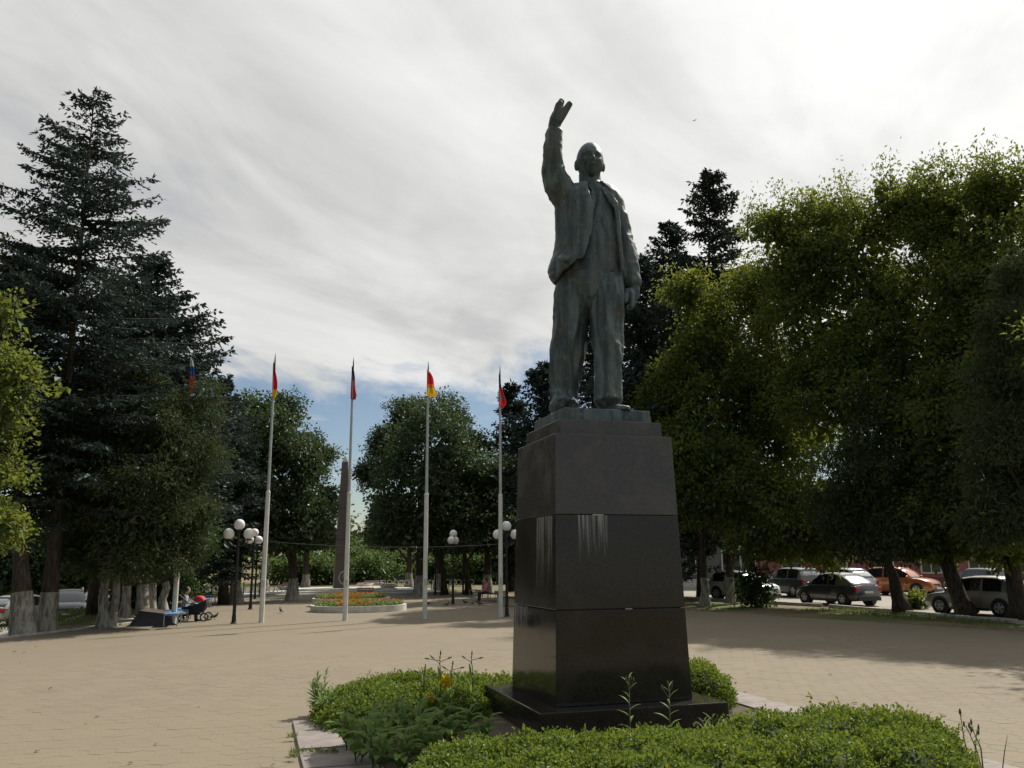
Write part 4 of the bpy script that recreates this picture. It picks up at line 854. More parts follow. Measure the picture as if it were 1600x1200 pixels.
# ------------------------------------------------------------------ flower beds, obelisk
def build_beds():
    def bed(name, label, c, ra, rb, h, n, seed, cols):
        t = empty(name, c, AX, label, 'flower bed', 'round flower beds on the axis'); g = np.random.default_rng(seed); N = 40
        rg = lambda k, z: [(ra * k * math.cos(2 * math.pi * q / N), rb * k * math.sin(2 * math.pi * q / N), z) for q in range(N)]
        m = MB(); m.loft([rg(1.0, -.05), rg(1.0, h), rg(.93, h), rg(.93, h - .14)], cap=False); m.build('white_rim', M_['whitestone'], t, angle=.6)
        m = MB(); m.add(rg(.935, h - .08), [tuple(range(N))]); m.build('soil', M_['soil'], t)
        for nm, mat, k, zz, ln, sec in cols:
            th = g.random(k) * 2 * math.pi; r = np.sqrt(g.random(k)) * .92
            if sec is not None:
                keep = (np.sin(th * sec[0] + sec[1]) > sec[2]); th = th[keep]; r = r[keep]; k = len(th)
            P = np.stack([ra * r * np.cos(th), rb * r * np.sin(th), h - .06 + zz * (.4 + .6 * g.random(k)) + .10 * (1 - r)], 1); D = g.normal(size=P.shape) * .7 + [0, 0, .8]
            V, F = leaf_quads(P, D, g.normal(size=P.shape), ln * (.6 + .8 * g.random(k)), ln * .7 * np.ones(k)); o = link(nm, mesh_np(nm, V, F), mat, t); tag(o, kind='stuff')
    c1 = gr(562, 955) ; c1 = gr(562, 957.5) + Vector((-.35, 1.75, 0))
    flow = lambda k: [('greenery', LF['weed'], 2200 * k, .13, .12, None), ('orange_blossoms', LF['orange'], 1800 * k, .22, .075, (3, .8, .05)), ('silver_edging', LF['silver'], 700 * k, .16, .09, (2, 1.8, .35)), ('pale_blossoms', LF['pink'], 420 * k, .2, .06, (5, 0, -.2))]
    bed('flower_bed', 'near white-rimmed flower bed with orange blossoms behind the middle flagpole', c1, 2.15, 1.75, .26, 0, 1, flow(1))
    c2 = c1 + Vector((-.275 * 4.6, .96 * 4.6, 0)) + Vector((.1, 0, 0)); bed('flower_bed', 'second flower bed with a bluish rim between the near bed and the obelisk steps', c2, 1.95, 1.5, .38, 0, 2, flow(1))
build_beds()
def build_obelisk():
    base = at(533, 900, 60).xy.to_3d(); t = empty('obelisk', base, AX, 'brown granite obelisk with a small pyramid tip between the limes', 'obelisk')
    z1 = at(535, 722, 60).z; z2 = at(535, 712.5, 60).z; zb = at(532, 927, 60).z
    zs = np.linspace(0.38, z1, 9)
    hw = lambda z: .52 + (.205 - .52) * (z - .38) / (z1 - .38)
    for i in range(8): frustum(MB(), hw(zs[i]), zs[i] + .012, hw(zs[i + 1]), zs[i + 1]).build('shaft_block', M_['obel'], t, bevel=.01)
    frustum(MB(), .205, z1 + .001, .02, z2).build('tip', M_['whitestone'], t)
    m = MB(); N = 20
    ring = lambda r, y, z0: [(r * math.cos(2 * math.pi * q / N) + .12, y, z0 + r * math.sin(2 * math.pi * q / N) * 1.35) for q in range(N)]
    m.loft([ring(.36, -.515, 1.05), ring(.34, -.57, 1.05), ring(.27, -.57, 1.05), ring(.25, -.515, 1.05)], cap=False); o = m.build('wreath', M_['pole_grey'], t, smooth=True); o.rotation_euler = (R(-2), 0, 0)
    MB().tube([(.12, -.53, .75), (.2, -.55, 1.0), (.05, -.55, 1.1), (.16, -.53, 1.38)], .035, 6).build('ribbon', M_['pole_grey'], t)
    pf = empty('obelisk_platform', base, AX, 'wide white stone steps under the obelisk', 'platform')
    for k, (w_, d_, z0, z1_) in enumerate(((6.6, 3.9, -.06, .14), (5.2, 3.0, .141, .27), (3.6, 2.2, .271, .378))): MB().box(-w_, w_, -d_, d_, z0, z1_).build('step', M_['whitestone'], pf, bevel=.02)
    urn = None
    for (px, py, lab) in ((445, 925, 'pink-soiled stone bowl at the left end of the steps'), (453, 921, 'stone bowl just behind the leftmost one'), (606, 924, 'stone bowl at the right end of the steps'), (570, 921, 'small bowl with red flowers right of the obelisk'), (571, 932, 'square white planter in front of the steps')):
        p = gr(px, py + 3)
        if urn is None:
            urn = empty('stone_bowl', p); MB().lathe([(.22, -.05), (.24, .08), (.16, .14), (.42, .36), (.62, .52), (.60, .56), (.5, .50), (.02, .46)], n=18).build('bowl', M_['whitestone'], urn, angle=.6)
            g = np.random.default_rng(4); k = 160; th = g.random(k) * 6.28; r = .5 * np.sqrt(g.random(k)); P = np.stack([r * np.cos(th), r * np.sin(th), np.full(k, .5)], 1); V, F = leaf_quads(P, g.normal(size=P.shape) * .5 + [0, 0, 1], g.normal(size=P.shape), .16 * np.ones(k), .1 * np.ones(k)); f = link('flowers', mesh_np('flowers', V, F), LF['pink'], urn); tag(f, kind='stuff'); u = urn
        else: u = copy_tree(urn); u.location = p
        tag(u, lab, 'planter', 'stone bowls by the obelisk')
    # stairway climbing the slope behind
    sw = empty('far_stairway', W(5.6, 68, 0.15), AX - .02, 'pale stairway climbing the grassy slope right of the obelisk', 'stairs')
    for k in range(11): MB().box(-.9 + k * .03, .9 - k * .03, k * 1.5, k * 1.5 + 1.46, -.3, .04 + k * .20).build('stair_flight', M_['concrete'], sw)
    for s in (-1, 1): MB().tube([(s * .95, 0, .9), (s * .7, 16, 3.1)], .035, 6).build('handrail', M_['pole'], sw)
build_obelisk()
# iron fence with white rings along the back of the square
def build_fence():
    proto = {}
    def panel(p, rz, lab):
        t = empty('fence_panel', p, rz, lab, 'fence', 'iron fence panels along the back')
        if not proto:
            proto['rail'] = MB().box(-1.0, 1.0, -.015, .015, -.015, .015).mesh('rail'); proto['rail'].materials.append(M_['iron'])
            proto['post'] = MB().box(-.03, .03, -.03, .03, -.1, .92).mesh('post'); proto['post'].materials.append(M_['iron'])
            N = 14; rg = lambda r, y: [(r * math.cos(2 * math.pi * q / N), y, r * math.sin(2 * math.pi * q / N)) for q in range(N)]
            proto['ring'] = MB().loft([rg(.20, -.012), rg(.20, .012), rg(.155, .012), rg(.155, -.012), rg(.20, -.012)], cap=False).mesh('ring'); proto['ring'].materials.append(M_['pole'])
        for z in (.14, .80): link('rail', proto['rail'], None, t, (0, 0, z))
        link('post', proto['post'], None, t, (-1, 0, 0))
        for x in (-.72, -.24, .24, .72): link('ring', proto['ring'], None, t, (x, 0, .47))
    for k, x in enumerate((332, 357, 382, 407, 432)): panel(at(x, 900, 56 - k * .3).xy.to_3d(), .08, ['iron fence panel farthest left behind the lamps', 'iron fence panel left of the nearest lamp post', 'iron fence panel right of the nearest lamp post', 'iron fence panel left of the second flagpole', 'iron fence panel just right of the second flagpole'][k])
    for k, x in enumerate((614, 641, 668, 695, 722)): panel(at(x, 900, 66).xy.to_3d() + Vector((0, 0, .1)), .1, ['iron fence panel nearest the obelisk steps on the right', 'iron fence panel behind the rounded lime trunk', 'iron fence panel behind the fourth flagpole', 'iron fence panel behind the stacked-globe lamp', 'iron fence panel farthest right by the far lamp'][k])
build_fence()

# ------------------------------------------------------------------ benches, planter, people, pram
def build_benches():
    first = []
    def bench(p, rz, lab, mat, grp):
        key = mat.name
        t = empty('park_bench', p, rz, lab, 'bench', grp)
        for k in range(4): MB().box(-.9, .9, -.24 + k * .125, -.24 + k * .125 + .105, .40, .44).build('seat_slat', mat, t, bevel=.006)
        for sx in (-.72, .72):
            m = MB(); m.tube([(sx, -.22, 0), (sx, -.22, .385), (sx, .22, .385), (sx, .22, 0)], .025, 6); m.build('leg_frame', M_['pole_grey'], t)
        return t
    labs = ['blue bench end-on next to the dark planter', 'blue bench the woman with the pram sits on', 'blue bench just behind the pram', 'blue bench in the row beyond the pram', 'blue bench near the shaded end of the row', 'farthest blue bench of the left row']
    for k, (px, py) in enumerate(((281, 977), (297, 970), (312, 960.5), (321, 954), (330, 949), (337, 944))): bench(gr(px, py) + Vector((-.35, .2, 0)), AX + math.pi / 2, labs[k], M_['blue'], 'blue benches on the left')
    labs = ['dark bench in the shade nearest the fifth flagpole', 'dark bench the person in pink sits on', 'dark shaded bench farther along the right row', 'farthest dark bench on the right']
    for k, (px, py) in enumerate(((772, 947), (745, 939), (728, 933.5), (760, 941))): bench(gr(px, py) + Vector((.6, .2, 0)), AX + math.pi / 2, labs[k], M_['bench_dark'], 'dark benches on the right')
    p = gr(262, 978); t = empty('raised_planter', p + Vector((-1.1, .9, 0)), AX, 'raised planter with slanted dark granite sides and bare soil, left of the benches', 'planter')
    m = MB(); m.add([(-.55, -.9, -.05), (1.1, -.9, -.05), (1.1, 1.3, -.05), (-.55, 1.3, -.05), (-.2, -.75, .52), (.62, -.8, .40), (.62, 1.2, .40), (-.2, 1.2, .52)], [(0, 1, 5, 4), (1, 2, 6, 5), (2, 3, 7, 6), (3, 0, 4, 7), (3, 2, 1, 0)]); m.build('granite_sides', M_['dark_stone'], t)
    MB().add([(-.2, -.75, .515), (.62, -.8, .395), (.62, 1.2, .395), (-.2, 1.2, .515)], [(0, 1, 2, 3)]).build('soil', M_['soil'], t)
    for k, (px, py, a_) in enumerate(((205, 968, .1), (220, 972, -.1), (232, 969, .3))):
        o = MB().box(-1.1 + k * .3, 1.1 - k * .2, -.22, .22, -.05, .10 + .03 * k).build('fallen_slab', M_['concrete'], bevel=.015); o.location = gr(px, py); o.rotation_euler = (0, 0, AX + a_)
        tag(o, ['long pale slab lying on the ground left of the planter', 'pale slab lying in front of the longer one', 'short pale slab nearest the planter'][k], 'slab', 'slabs by the planter')
build_benches()
CLOTH = {k: plain('cloth_' + k, c, .8) for k, c in dict(grey=(.30, .30, .31), denim=(.06, .09, .17), pink=(.50, .16, .20), dark=(.02, .022, .028), pale=(.45, .43, .40)).items()}
def person(name, label, loc, rz, joints, segs, mats, voxel=.018, hair=None, cat='person'):
    """joints: name -> (x,y,z); segs: (a, b, r_a, r_b, flat, material index); one body surface, materials by nearest limb"""
    t = empty(name, loc, rz, label, cat); mb = MB(); J = {k: Vector(v) for k, v in joints.items()}
    for a, b, ra, rb, fl, mi in segs:
        if a == b: mb.sphere(J[a], (ra * fl, ra, rb), 16, 11)
        else: limb(mb, [(J[a], ra, ra * fl), (J[a].lerp(J[b], .5), (ra + rb) / 2 * 1.02, (ra + rb) / 2 * fl), (J[b], rb, rb * fl)], 12)
    me = remesh(mb, voxel, 2)
    for m in mats: me.materials.append(m)
    C = np.empty(len(me.polygons) * 3, dtype=np.float32); me.polygons.foreach_get('center', C); C = C.reshape(-1, 3); best = np.full(len(C), 1e9); idx = np.zeros(len(C), dtype=np.int32)
    for a, b, ra, rb, fl, mi in segs:
        A = np.array(J[a]); B = np.array(J[b]); d = B - A; L2 = max(1e-9, d @ d); u = np.clip(((C - A) @ d) / L2, 0, 1); q = np.linalg.norm(C - (A + u[:, None] * d), axis=1) - (ra + (rb - ra) * u) * (1 if a != b else 1)
        s = q < best; best[s] = q[s]; idx[s] = mi
    me.polygons.foreach_set('material_index', idx); me.update()
    o = bpy.data.objects.new('body', me); COL.objects.link(o); o.parent = t
    if hair:
        h = MB(); c, r = hair; h.sphere(c, r, 16, 11); h.build('hair', M_['hair'], t, smooth=True)
    return t
def sitter(name, label, loc, rz, top, legs_m, hands):
    j = dict(pel=(0, .02, .54), che=(0, -.02, .86), nk=(0, -.04, 1.04), hd=(0, -.07, 1.19), nose=(0, -.165, 1.18), chin=(0, -.12, 1.10), sl=(-.17, -.02, .99), sr=(.17, -.02, .99), el=(-.23, -.10, .76), er=(.22, -.12, .76), hl=hands[0], hr=hands[1],
             hipl=(-.09, .0, .53), hipr=(.09, .0, .53), kl=(-.11, -.42, .52), kr=(.11, -.42, .52), al=(-.11, -.44, .10), ar=(.11, -.46, .10), tl=(-.12, -.62, .05), tr=(.12, -.64, .05))
    for s, h in (('l', hands[0]), ('r', hands[1])):
        for k in range(4): j['f%s%d' % (s, k)] = (h[0] + (k - 1.5) * .019, h[1] - .085 + abs(k - 1.3) * .008, h[2] - .02); 
        j['t' + s + 'h'] = (h[0] + (.045 if s == 'l' else -.045), h[1] - .045, h[2] + .005)
    S = [('pel', 'che', .165, .16, .68, 0), ('che', 'nk', .15, .06, .7, 0), ('nk', 'hd', .05, .05, 1, 1), ('hd', 'hd', .105, .13, .82, 1), ('hd', 'nose', .03, .014, 1, 1), ('hd', 'chin', .06, .035, 1, 1), ('sl', 'el', .058, .045, 1, 0), ('sr', 'er', .058, .045, 1, 0), ('el', 'hl', .042, .028, 1, 1), ('er', 'hr', .042, .028, 1, 1),
         ('hipl', 'kl', .095, .065, 1, 2), ('hipr', 'kr', .095, .065, 1, 2), ('kl', 'al', .062, .042, 1, 2), ('kr', 'ar', .062, .042, 1, 2), ('al', 'tl', .045, .035, 1, 3), ('ar', 'tr', .045, .035, 1, 3)]
    for s, h in (('l', 'hl'), ('r', 'hr')):
        S += [(h, 'f%s%d' % (s, k), .011, .008, 1, 1) for k in range(4)] + [(h, 't%sh' % s, .012, .009, 1, 1)]
    return person(name, label, loc, rz, j, S, [top, M_['skin'], legs_m, M_['black']], .012, ((0, -.045, 1.225), (.105, .115, .115)))
sitter('person', 'seated person in a grey top and jeans on a blue bench', gr(296, 971) + Vector((-.32, .25, -.06)), AX + math.pi / 2 - .1, CLOTH['grey'], CLOTH['denim'], ((-.12, -.40, .66), (.12, -.42, .66)))
sitter('person', 'seated person in pink on a dark bench in the shade of the limes', gr(744, 940) + Vector((.55, .25, -.06)), AX - math.pi / 2 + .2, CLOTH['pink'], CLOTH['dark'], ((-.10, -.28, .62), (.10, -.28, .62)))
def stander():
    j = dict(pel=(0, 0, .95), che=(0, -.01, 1.28), nk=(0, 0, 1.47), hd=(0, -.02, 1.63), nose=(0, -.12, 1.61), chin=(0, -.08, 1.53), sl=(-.20, 0, 1.42), sr=(.20, 0, 1.42), el=(-.27, .02, 1.12), er=(.27, .02, 1.12), hl=(-.28, -.06, .86), hr=(.28, -.06, .86), hipl=(-.09, 0, .93), hipr=(.09, 0, .93), kl=(-.11, -.03, .50), kr=(.11, .02, .50), al=(-.12, 0, .09), ar=(.12, .05, .09), tl=(-.14, -.17, .05), tr=(.14, -.13, .05))
    S = [('pel', 'che', .165, .18, .66, 0), ('che', 'nk', .17, .06, .66, 0), ('nk', 'hd', .055, .055, 1, 1), ('hd', 'hd', .10, .125, .82, 1), ('hd', 'nose', .03, .014, 1, 1), ('hd', 'chin', .055, .035, 1, 1), ('sl', 'el', .06, .05, 1, 0), ('sr', 'er', .06, .05, 1, 0), ('el', 'hl', .045, .03, 1, 0), ('er', 'hr', .045, .03, 1, 0), ('hipl', 'kl', .10, .07, 1, 2), ('hipr', 'kr', .10, .07, 1, 2), ('kl', 'al', .068, .048, 1, 2), ('kr', 'ar', .068, .048, 1, 2), ('al', 'tl', .05, .038, 1, 3), ('ar', 'tr', .05, .038, 1, 3)]
    for s in 'lr':
        h = Vector(j['h' + s])
        for k in range(4): j['f%s%d' % (s, k)] = tuple(h + Vector((0, (k - 1.5) * .02, -.09 + abs(k - 1.3) * .008))); S.append(('h' + s, 'f%s%d' % (s, k), .012, .009, 1, 1))
        j['t%sh' % s] = tuple(h + Vector((0, -.05, -.045))); S.append(('h' + s, 't%sh' % s, .013, .01, 1, 1))
    p = gr(124, 966, -1.0); person('person', 'person in dark clothes standing between the dark and the white car on the left', p, 1.0, j, S, [CLOTH['dark'], M_['skin'], CLOTH['dark'], M_['black']], .016, ((0, .01, 1.67), (.105, .11, .105)))
stander()
def build_pram():
    t = empty('pram', gr(322, 970.5) + Vector((-.45, .05, 0)), .05, 'red and black pram with its hood up beside the bench', 'pram')
    N = 12; hood = MB(); rings = []
    for i in range(7):
        a = math.pi * .95 * i / 6; rings.append([(-.02 + .34 * math.cos(a * .62 + .25) * 1.0, .24 * math.cos(math.pi * q / N), .72 + .34 * math.sin(a * .62 + .25) * math.sin(math.pi * q / N) ** .7) for q in range(N + 1)])
    m = MB(); 
    def arc(cx, cz, r, t0, w_): return [(cx + r * math.cos(t0) * math.sin(math.pi * q / N) ** .5, w_ * math.cos(math.pi * q / N), cz + r * math.sin(t0) * math.sin(math.pi * q / N) ** .5) for q in range(N + 1)]
    rg = [arc(.14, .70, .25, R(a), .21) for a in (165, 140, 115, 90, 65, 40, 15)]; m.loft(rg, cap=False, closed=False); m.build('hood', M_['red'], t, smooth=True)
    s = MB(); s.loft([[(x, y * w_, z) for y in (-1, -.6, 0, .6, 1)] + [(x + .03, y * w_ * .9, z - d) for y in (1, .6, 0, -.6, -1)] for x, z, w_, d in ((-.42, .52, .15, .08), (-.30, .55, .21, .2), (0, .60, .23, .30), (.25, .70, .23, .36), (.42, .80, .18, .2))]); s.build('seat_body', M_['black'], t, angle=.9)
    b = MB(); b.box(-.25, .30, -.2, .2, .24, .40, .05, .04); b.build('basket', M_['black'], t, bevel=.02)
    for y in (-.27, .27):
        MB().tube([(.42, y, .16), (.05, y, .50), (-.55, y, .98)], .016, 6).build('frame_tube', M_['trim'], t); MB().tube([(-.42, y, .12), (.05, y, .50), (.38, y, .72)], .016, 6).build('frame_tube', M_['trim'], t)
        for x, r in ((.42, .16), (-.42, .12)):
            w_ = MB(); n2 = 18; rg = lambda rr, yy: [(x + rr * math.cos(2 * math.pi * q / n2), yy, r + rr * math.sin(2 * math.pi * q / n2)) for q in range(n2)]
            w_.loft([rg(r, y - .02), rg(r, y + .02), rg(r * .74, y + .02), rg(r * .74, y - .02), rg(r, y - .02)], cap=False); wo = w_.build('wheel', M_['tyre'], t, angle=.7)
            sp = MB(); 
            for k in range(5):
                a_ = k * 2 * math.pi / 5; sp.tube([(x, y, r), (x + r * .76 * math.cos(a_), y, r + r * .76 * math.sin(a_))], .012, 5)
            sp.build('spokes', M_['rim'], wo)
    MB().tube([(-.55, -.27, .98), (-.57, 0, .99), (-.55, .27, .98)], .018, 6).build('handle', M_['black'], t)
build_pram()
def build_pigeons():
    m = MB(); limb(m, [(Vector((-.13, 0, .10)), .035, .02), (Vector((-.05, 0, .115)), .055, .05), (Vector((.04, 0, .13)), .062, .06), (Vector((.10, 0, .16)), .045, .045), (Vector((.125, 0, .21)), .028, .03), (Vector((.135, 0, .245)), .030, .03)], 10, Vector((0, 1, 0))); m.tube([(.15, 0, .245), (.19, 0, .235)], [.012, .003], 6)
    m.loft([[(-.10, y, z) for y, z in ((-.03, .09), (.03, .09), (.03, .12), (-.03, .12))], [(-.24, y, z) for y, z in ((-.045, .07), (.045, .07), (.045, .08), (-.045, .08))]])
    body = remesh(m, .009, 2); body.materials.append(M_['pigeon']); legs = MB(); 
    for y in (-.025, .025): legs.tube([(.02, y, .09), (.025, y, .0), (.06, y, .002)], .006, 5)
    lm = legs.mesh('legs'); lm.materials.append(M_['soil'])
    for k, (px, py, rz, lab) in enumerate(((439, 958, 2.2, 'lone pigeon on the open paving between two flagpoles'), (669, 946, 2.6, 'pigeon right beside the fourth flagpole foot'), (697, 948.5, .3, 'pigeon in the striped shade left of the stacked-globe lamp'), (738, 946, 1.2, 'left of two pigeons near the dark benches'), (750, 946.5, 2.9, 'right of two pigeons near the dark benches'), (727, 944.5, 3.6, 'pigeon just right of the stacked-globe lamp foot'), (334, 968, .5, 'pigeon pecking at the pram wheel'))):
        t = empty('pigeon', gr(px, py), rz, lab, 'pigeon', 'pigeons on the square'); link('body', body, None, t); link('legs', lm, None, t)
    g = MB(); g.tube([(-.12, 0, 0), (0, 0, .01), (.14, 0, 0)], [.01, .05, .008], 8); b = empty('flying_bird', at(1085, 188.5, 95), .8, 'tiny bird flying high right of the statue', 'bird'); g.build('body', M_['pigeon'], b, smooth=True)
    for s in (-1, 1): MB().add([(-.05, s * .03, .01), (.07, s * .03, .01), (.03, s * .30, .08), (-.04, s * .26, .08), (-.05, s * .03, .025), (.07, s * .03, .025), (.03, s * .30, .088), (-.04, s * .26, .088)], [(0, 1, 2, 3), (7, 6, 5, 4), (0, 1, 5, 4), (1, 2, 6, 5), (2, 3, 7, 6), (3, 0, 4, 7)]).build('wing', M_['pigeon'], b)
build_pigeons()

# ------------------------------------------------------------------ cars
GAPME = MB().cbox((0, 0, 0), (.07, .012, .07)).mesh('rim_gap'); GAPME.materials.append(M_['trim'])
def car_paint(name, col, metal=.35): return plain(name, col, .28, metal, .04, 2, 0, .5, .9)
def make_car(label, col, loc, rz, L=4.3, Wd=1.76, H=1.5, kind='hatch', roofcol=None, group=None, z_clear=.17):
    """length along x, front at +x. sections of the lower body lofted, greenhouse on top, glass, wheels and lights as parts"""
    t = empty('parked_car', loc, rz, label, 'car', group); paint = car_paint('car_paint', col); hl, hw = L / 2, Wd / 2
    zb = .90 if kind != 'suv' else 1.02; zb *= H / (1.5 if kind != 'suv' else 1.66); hood = zb * (.93 if kind != 'suv' else .97)
    tail = zb * (1.02 if kind != 'sedan' else 1.0)
    st = [(-hl, .36, .74, tail * .86), (-hl + .07, .25, .88, tail * .97), (-hl + .3, .2, .97, tail), (-hl + .8, z_clear, 1.0, zb * 1.01), (0, z_clear, 1.0, zb), (hl * .38, z_clear, 1.0, zb * .985), (hl * .62, z_clear, .99, hood), (hl - .42, .19, .96, hood * .93), (hl - .16, .22, .88, hood * .83), (hl - .04, .27, .78, hood * .70), (hl, .34, .68, hood * .58)]
    body = MB(); rings = []
    for x, z0, k, zt in st:
        w_ = hw * k; m1 = z0 + (zt - z0) * .42
        half = [(w_ * .80, z0), (w_ * .95, z0 + .05), (w_, m1), (w_ * .985, z0 + (zt - z0) * .72), (w_ * .93, zt - .02), (w_ * .80, zt + .012), (w_ * .4, zt + .03)]
        rings.append([(x, y, z) for y, z in half] + [(x, -y, z) for y, z in reversed(half)])
    body.loft(rings); body.build('body', paint, t, angle=.62)
    # greenhouse
    xw0, xw1 = hl * .50, hl * .12                       # windscreen foot and head
    xr1, xr0 = (-hl * .62, -hl * .90) if kind in ('hatch', 'suv') else (-hl * .30, -hl * .66)
    if kind == 'suv': xr1 = -hl * .74; xr0 = -hl * .95
    if kind == 'coupe': xr1, xr0 = -hl * .40, -hl * .93
    prof = [(xw0, zb * .96, .86), (xw0 * .6 + xw1 * .4, zb + (H - zb) * .52, .80), (xw1, H - .05, .74), (xw1 - .35, H - .005, .71), (0 * .5 + (xw1 + xr1) / 2 - .1, H, .70), (xr1 + .25, H - .02, .69), (xr1, H - .07, .69), (xr0 * .55 + xr1 * .45, zb + (H - zb) * .50, .77), (xr0, zb * .98, .84)]
    # roof surface and pillars as a loft of half-rings
    def ring(x, z, k):
        w_ = hw * k; b_ = hw * .90; zl = zb - .04
        # side wall drops from roof edge to belt line
        return x, w_, z, b_, zl
    gh = MB(); rr = []
    for x, z, k in prof:
        w_ = hw * k; tt = (z - zb) / max(.01, H - zb); wb = hw * (.93 - .0 * tt)
        zl = zb - .06
        rr.append([(x, wb, zl), (x, w_ + (wb - w_) * .5, (z + zl) / 2), (x, w_, max(zl + .01, z - .05)), (x, w_ * .90, z - .008), (x, w_ * .5, z + .012), (x, 0, z + .018), (x, -w_ * .5, z + .012), (x, -w_ * .90, z - .008), (x, -w_, max(zl + .01, z - .05)), (x, -(w_ + (wb - w_) * .5), (z + zl) / 2), (x, -wb, zl)])
    gh.loft(rr); gh.build('cabin', car_paint('car_roof_tone', roofcol) if roofcol else paint, t, angle=.55)
    # glass: each pane a thin slab just proud of the cabin
    def side_pt(x, f, s):                                # f 0 belt .. 1 roof edge
        for i in range(len(prof) - 1):
            if prof[i][0] >= x >= prof[i + 1][0]:
                u = (prof[i][0] - x) / (prof[i][0] - prof[i + 1][0]); z = prof[i][1] + (prof[i + 1][1] - prof[i][1]) * u; k = prof[i][2] + (prof[i + 1][2] - prof[i][2]) * u; break
        else: z, k = zb, .86
        w_ = hw * k; wb = hw * .93; zl = zb - .06; ze = max(zl + .01, z - .05); zz = zl + .09 + (ze - zl - .13) * f; g = (zz - zl) / (ze - zl)
        return (x, s * (wb + (w_ - wb) * g + .012), zz)
    xa, xb_, xc = xw0 - .30, (xw1 + xr1) / 2 - .02, xr1 + (-.05 if kind != 'coupe' else .05)
    for s in (-1, 1):
        for (x0, x1) in ((xa, xb_ + .05), (xb_ - .05, xc)):
            n = 6; lo = [side_pt(x0 + (x1 - x0) * i / n, 0, s) for i in range(n + 1)]; hi = [side_pt(x0 + (x1 - x0) * i / n, 1, s) for i in range(n + 1)]
            m = MB(); pts = lo + list(reversed(hi)); inn = [(p[0], p[1] - s * .02, p[2]) for p in pts]; N = len(pts); m.add(pts + inn, [(i, i + 1, N - 2 - i, N - 1 - i) for i in range(n)] + [(i, (i + 1) % N, N + (i + 1) % N, N + i) for i in range(N)]); m.build('side_window', GLASS, t)
    def pane(name, a, b, ka, kb, out):
        (x0, z0), (x1, z1) = a, b; d = Vector((x1 - x0, 0, z1 - z0)); nrm = Vector((-d.z, 0, d.x)).normalized() * out; m = MB(); R_ = []
        for i in range(5):
            u = i / 4; x = x0 + d.x * u; z = z0 + d.z * u; w_ = hw * (ka + (kb - ka) * u) * .90; bow = .0
            R_.append([(x + nrm.x * .02, -w_, z + nrm.z * .02), (x + nrm.x * .035, 0, z + nrm.z * .035), (x + nrm.x * .02, w_, z + nrm.z * .02), (x - nrm.x * .02, w_, z - nrm.z * .02), (x - nrm.x * .02, -w_, z - nrm.z * .02)])
        m.loft(R_); m.build(name, GLASS, t, angle=.5)
    def along(i0, i1, f): return (prof[i0][0] + (prof[i1][0] - prof[i0][0]) * f, prof[i0][1] + (prof[i1][1] - prof[i0][1]) * f)
    pane('windscreen', along(0, 1, .10), (prof[1][0] * .12 + prof[2][0] * .88, prof[1][1] * .12 + prof[2][1] * .88), .88, .78, -1)
    pane('rear_window', along(8, 7, .16), (prof[7][0] * .15 + prof[6][0] * .85, prof[7][1] * .15 + prof[6][1] * .85), .86, .76, 1)
    # wheels
    R_w = .31 if kind != 'suv' else .345
    for x in (hl - .86, -hl + .80):
        for s in (-1, 1):
            n = 22; y0, y1 = s * (hw - .19), s * (hw + .004); rg = lambda r, y: [(x + r * math.cos(2 * math.pi * q / n), y, R_w + r * math.sin(2 * math.pi * q / n)) for q in range(n)]
            arch = MB(); arch.loft([rg(R_w + .055, s * (hw - .25)), rg(R_w + .055, s * (hw - .012 + .02))]); arch.build('wheel_arch', M_['trim'], t)
            wt = MB(); wt.loft([rg(R_w * .9, y0), rg(R_w, y0 + s * .02), rg(R_w, y1 + s * .008), rg(R_w * .93, y1 + s * .022), rg(R_w * .66, y1 + s * .022)]); wo = wt.build('wheel', M_['tyre'], t, angle=.6)
            rm = MB(); rm.loft([rg(R_w * .66, y1 + s * .023), rg(R_w * .63, y1 + s * .036), rg(R_w * .58, y1 + s * .026), rg(R_w * .2, y1 + s * .03)]); 
            rm.build('rim', M_['rim'], wo, angle=.6)
            for k in range(5):
                a_ = k * 2 * math.pi / 5 + .93; link('rim_gap', GAPME, None, wo, (x + R_w * .42 * math.cos(a_), y1 + s * .030, R_w + R_w * .42 * math.sin(a_)))
    # bumpers, lights, plates, mirrors, handles, sills
    MB().box(-.10, .06, -hw * .70, hw * .70, .20, .36).build('front_bumper', M_['trim'], t, bevel=.02, loc=(hl - .01, 0, 0)); MB().box(-.05, .06, -hw * .78, hw * .78, .22, .40).build('rear_bumper', M_['trim'], t, bevel=.02, loc=(-hl + .01, 0, 0))
    MB().box(-.03, .03, -hw * .45, hw * .45, hood * .58, hood * .70).build('grille', M_['trim'], t, bevel=.01, loc=(hl - .015, 0, 0))
    for s in (-1, 1):
        m = MB(); m.loft([[(hl - .02, s * hw * .48, hood * .62), (hl - .02, s * hw * .48, hood * .73), (hl - .06, s * hw * .40, hood * .72), (hl - .06, s * hw * .40, hood * .63)], [(hl - .20, s * hw * .885, hood * .70), (hl - .22, s * hw * .885, hood * .84), (hl - .26, s * hw * .78, hood * .84), (hl - .24, s * hw * .78, hood * .70)]]); m.build('headlight', M_['lamp_clear'], t, bevel=.008)
        m = MB(); zt_ = tail * (.80 if kind != 'suv' else .84); m.box(-.09, .13, -.13, .10, -.11, .11); m.build('tail_light', M_['lamp_red'], t, bevel=.03, loc=(-hl + .085, s * hw * .76, zt_))
        m = MB(); m.sphere((xw0 - .22, s * (hw + .10), zb + .07), (.07, .10, .065), 10, 7); m.build('mirror', paint, t, smooth=True)
        for x in (.10, -.85): MB().box(-.09, .09, -.012, .012, -.014, .014).build('door_handle', paint, t, bevel=.005, loc=(x, s * (hw * .992), zb * .80))
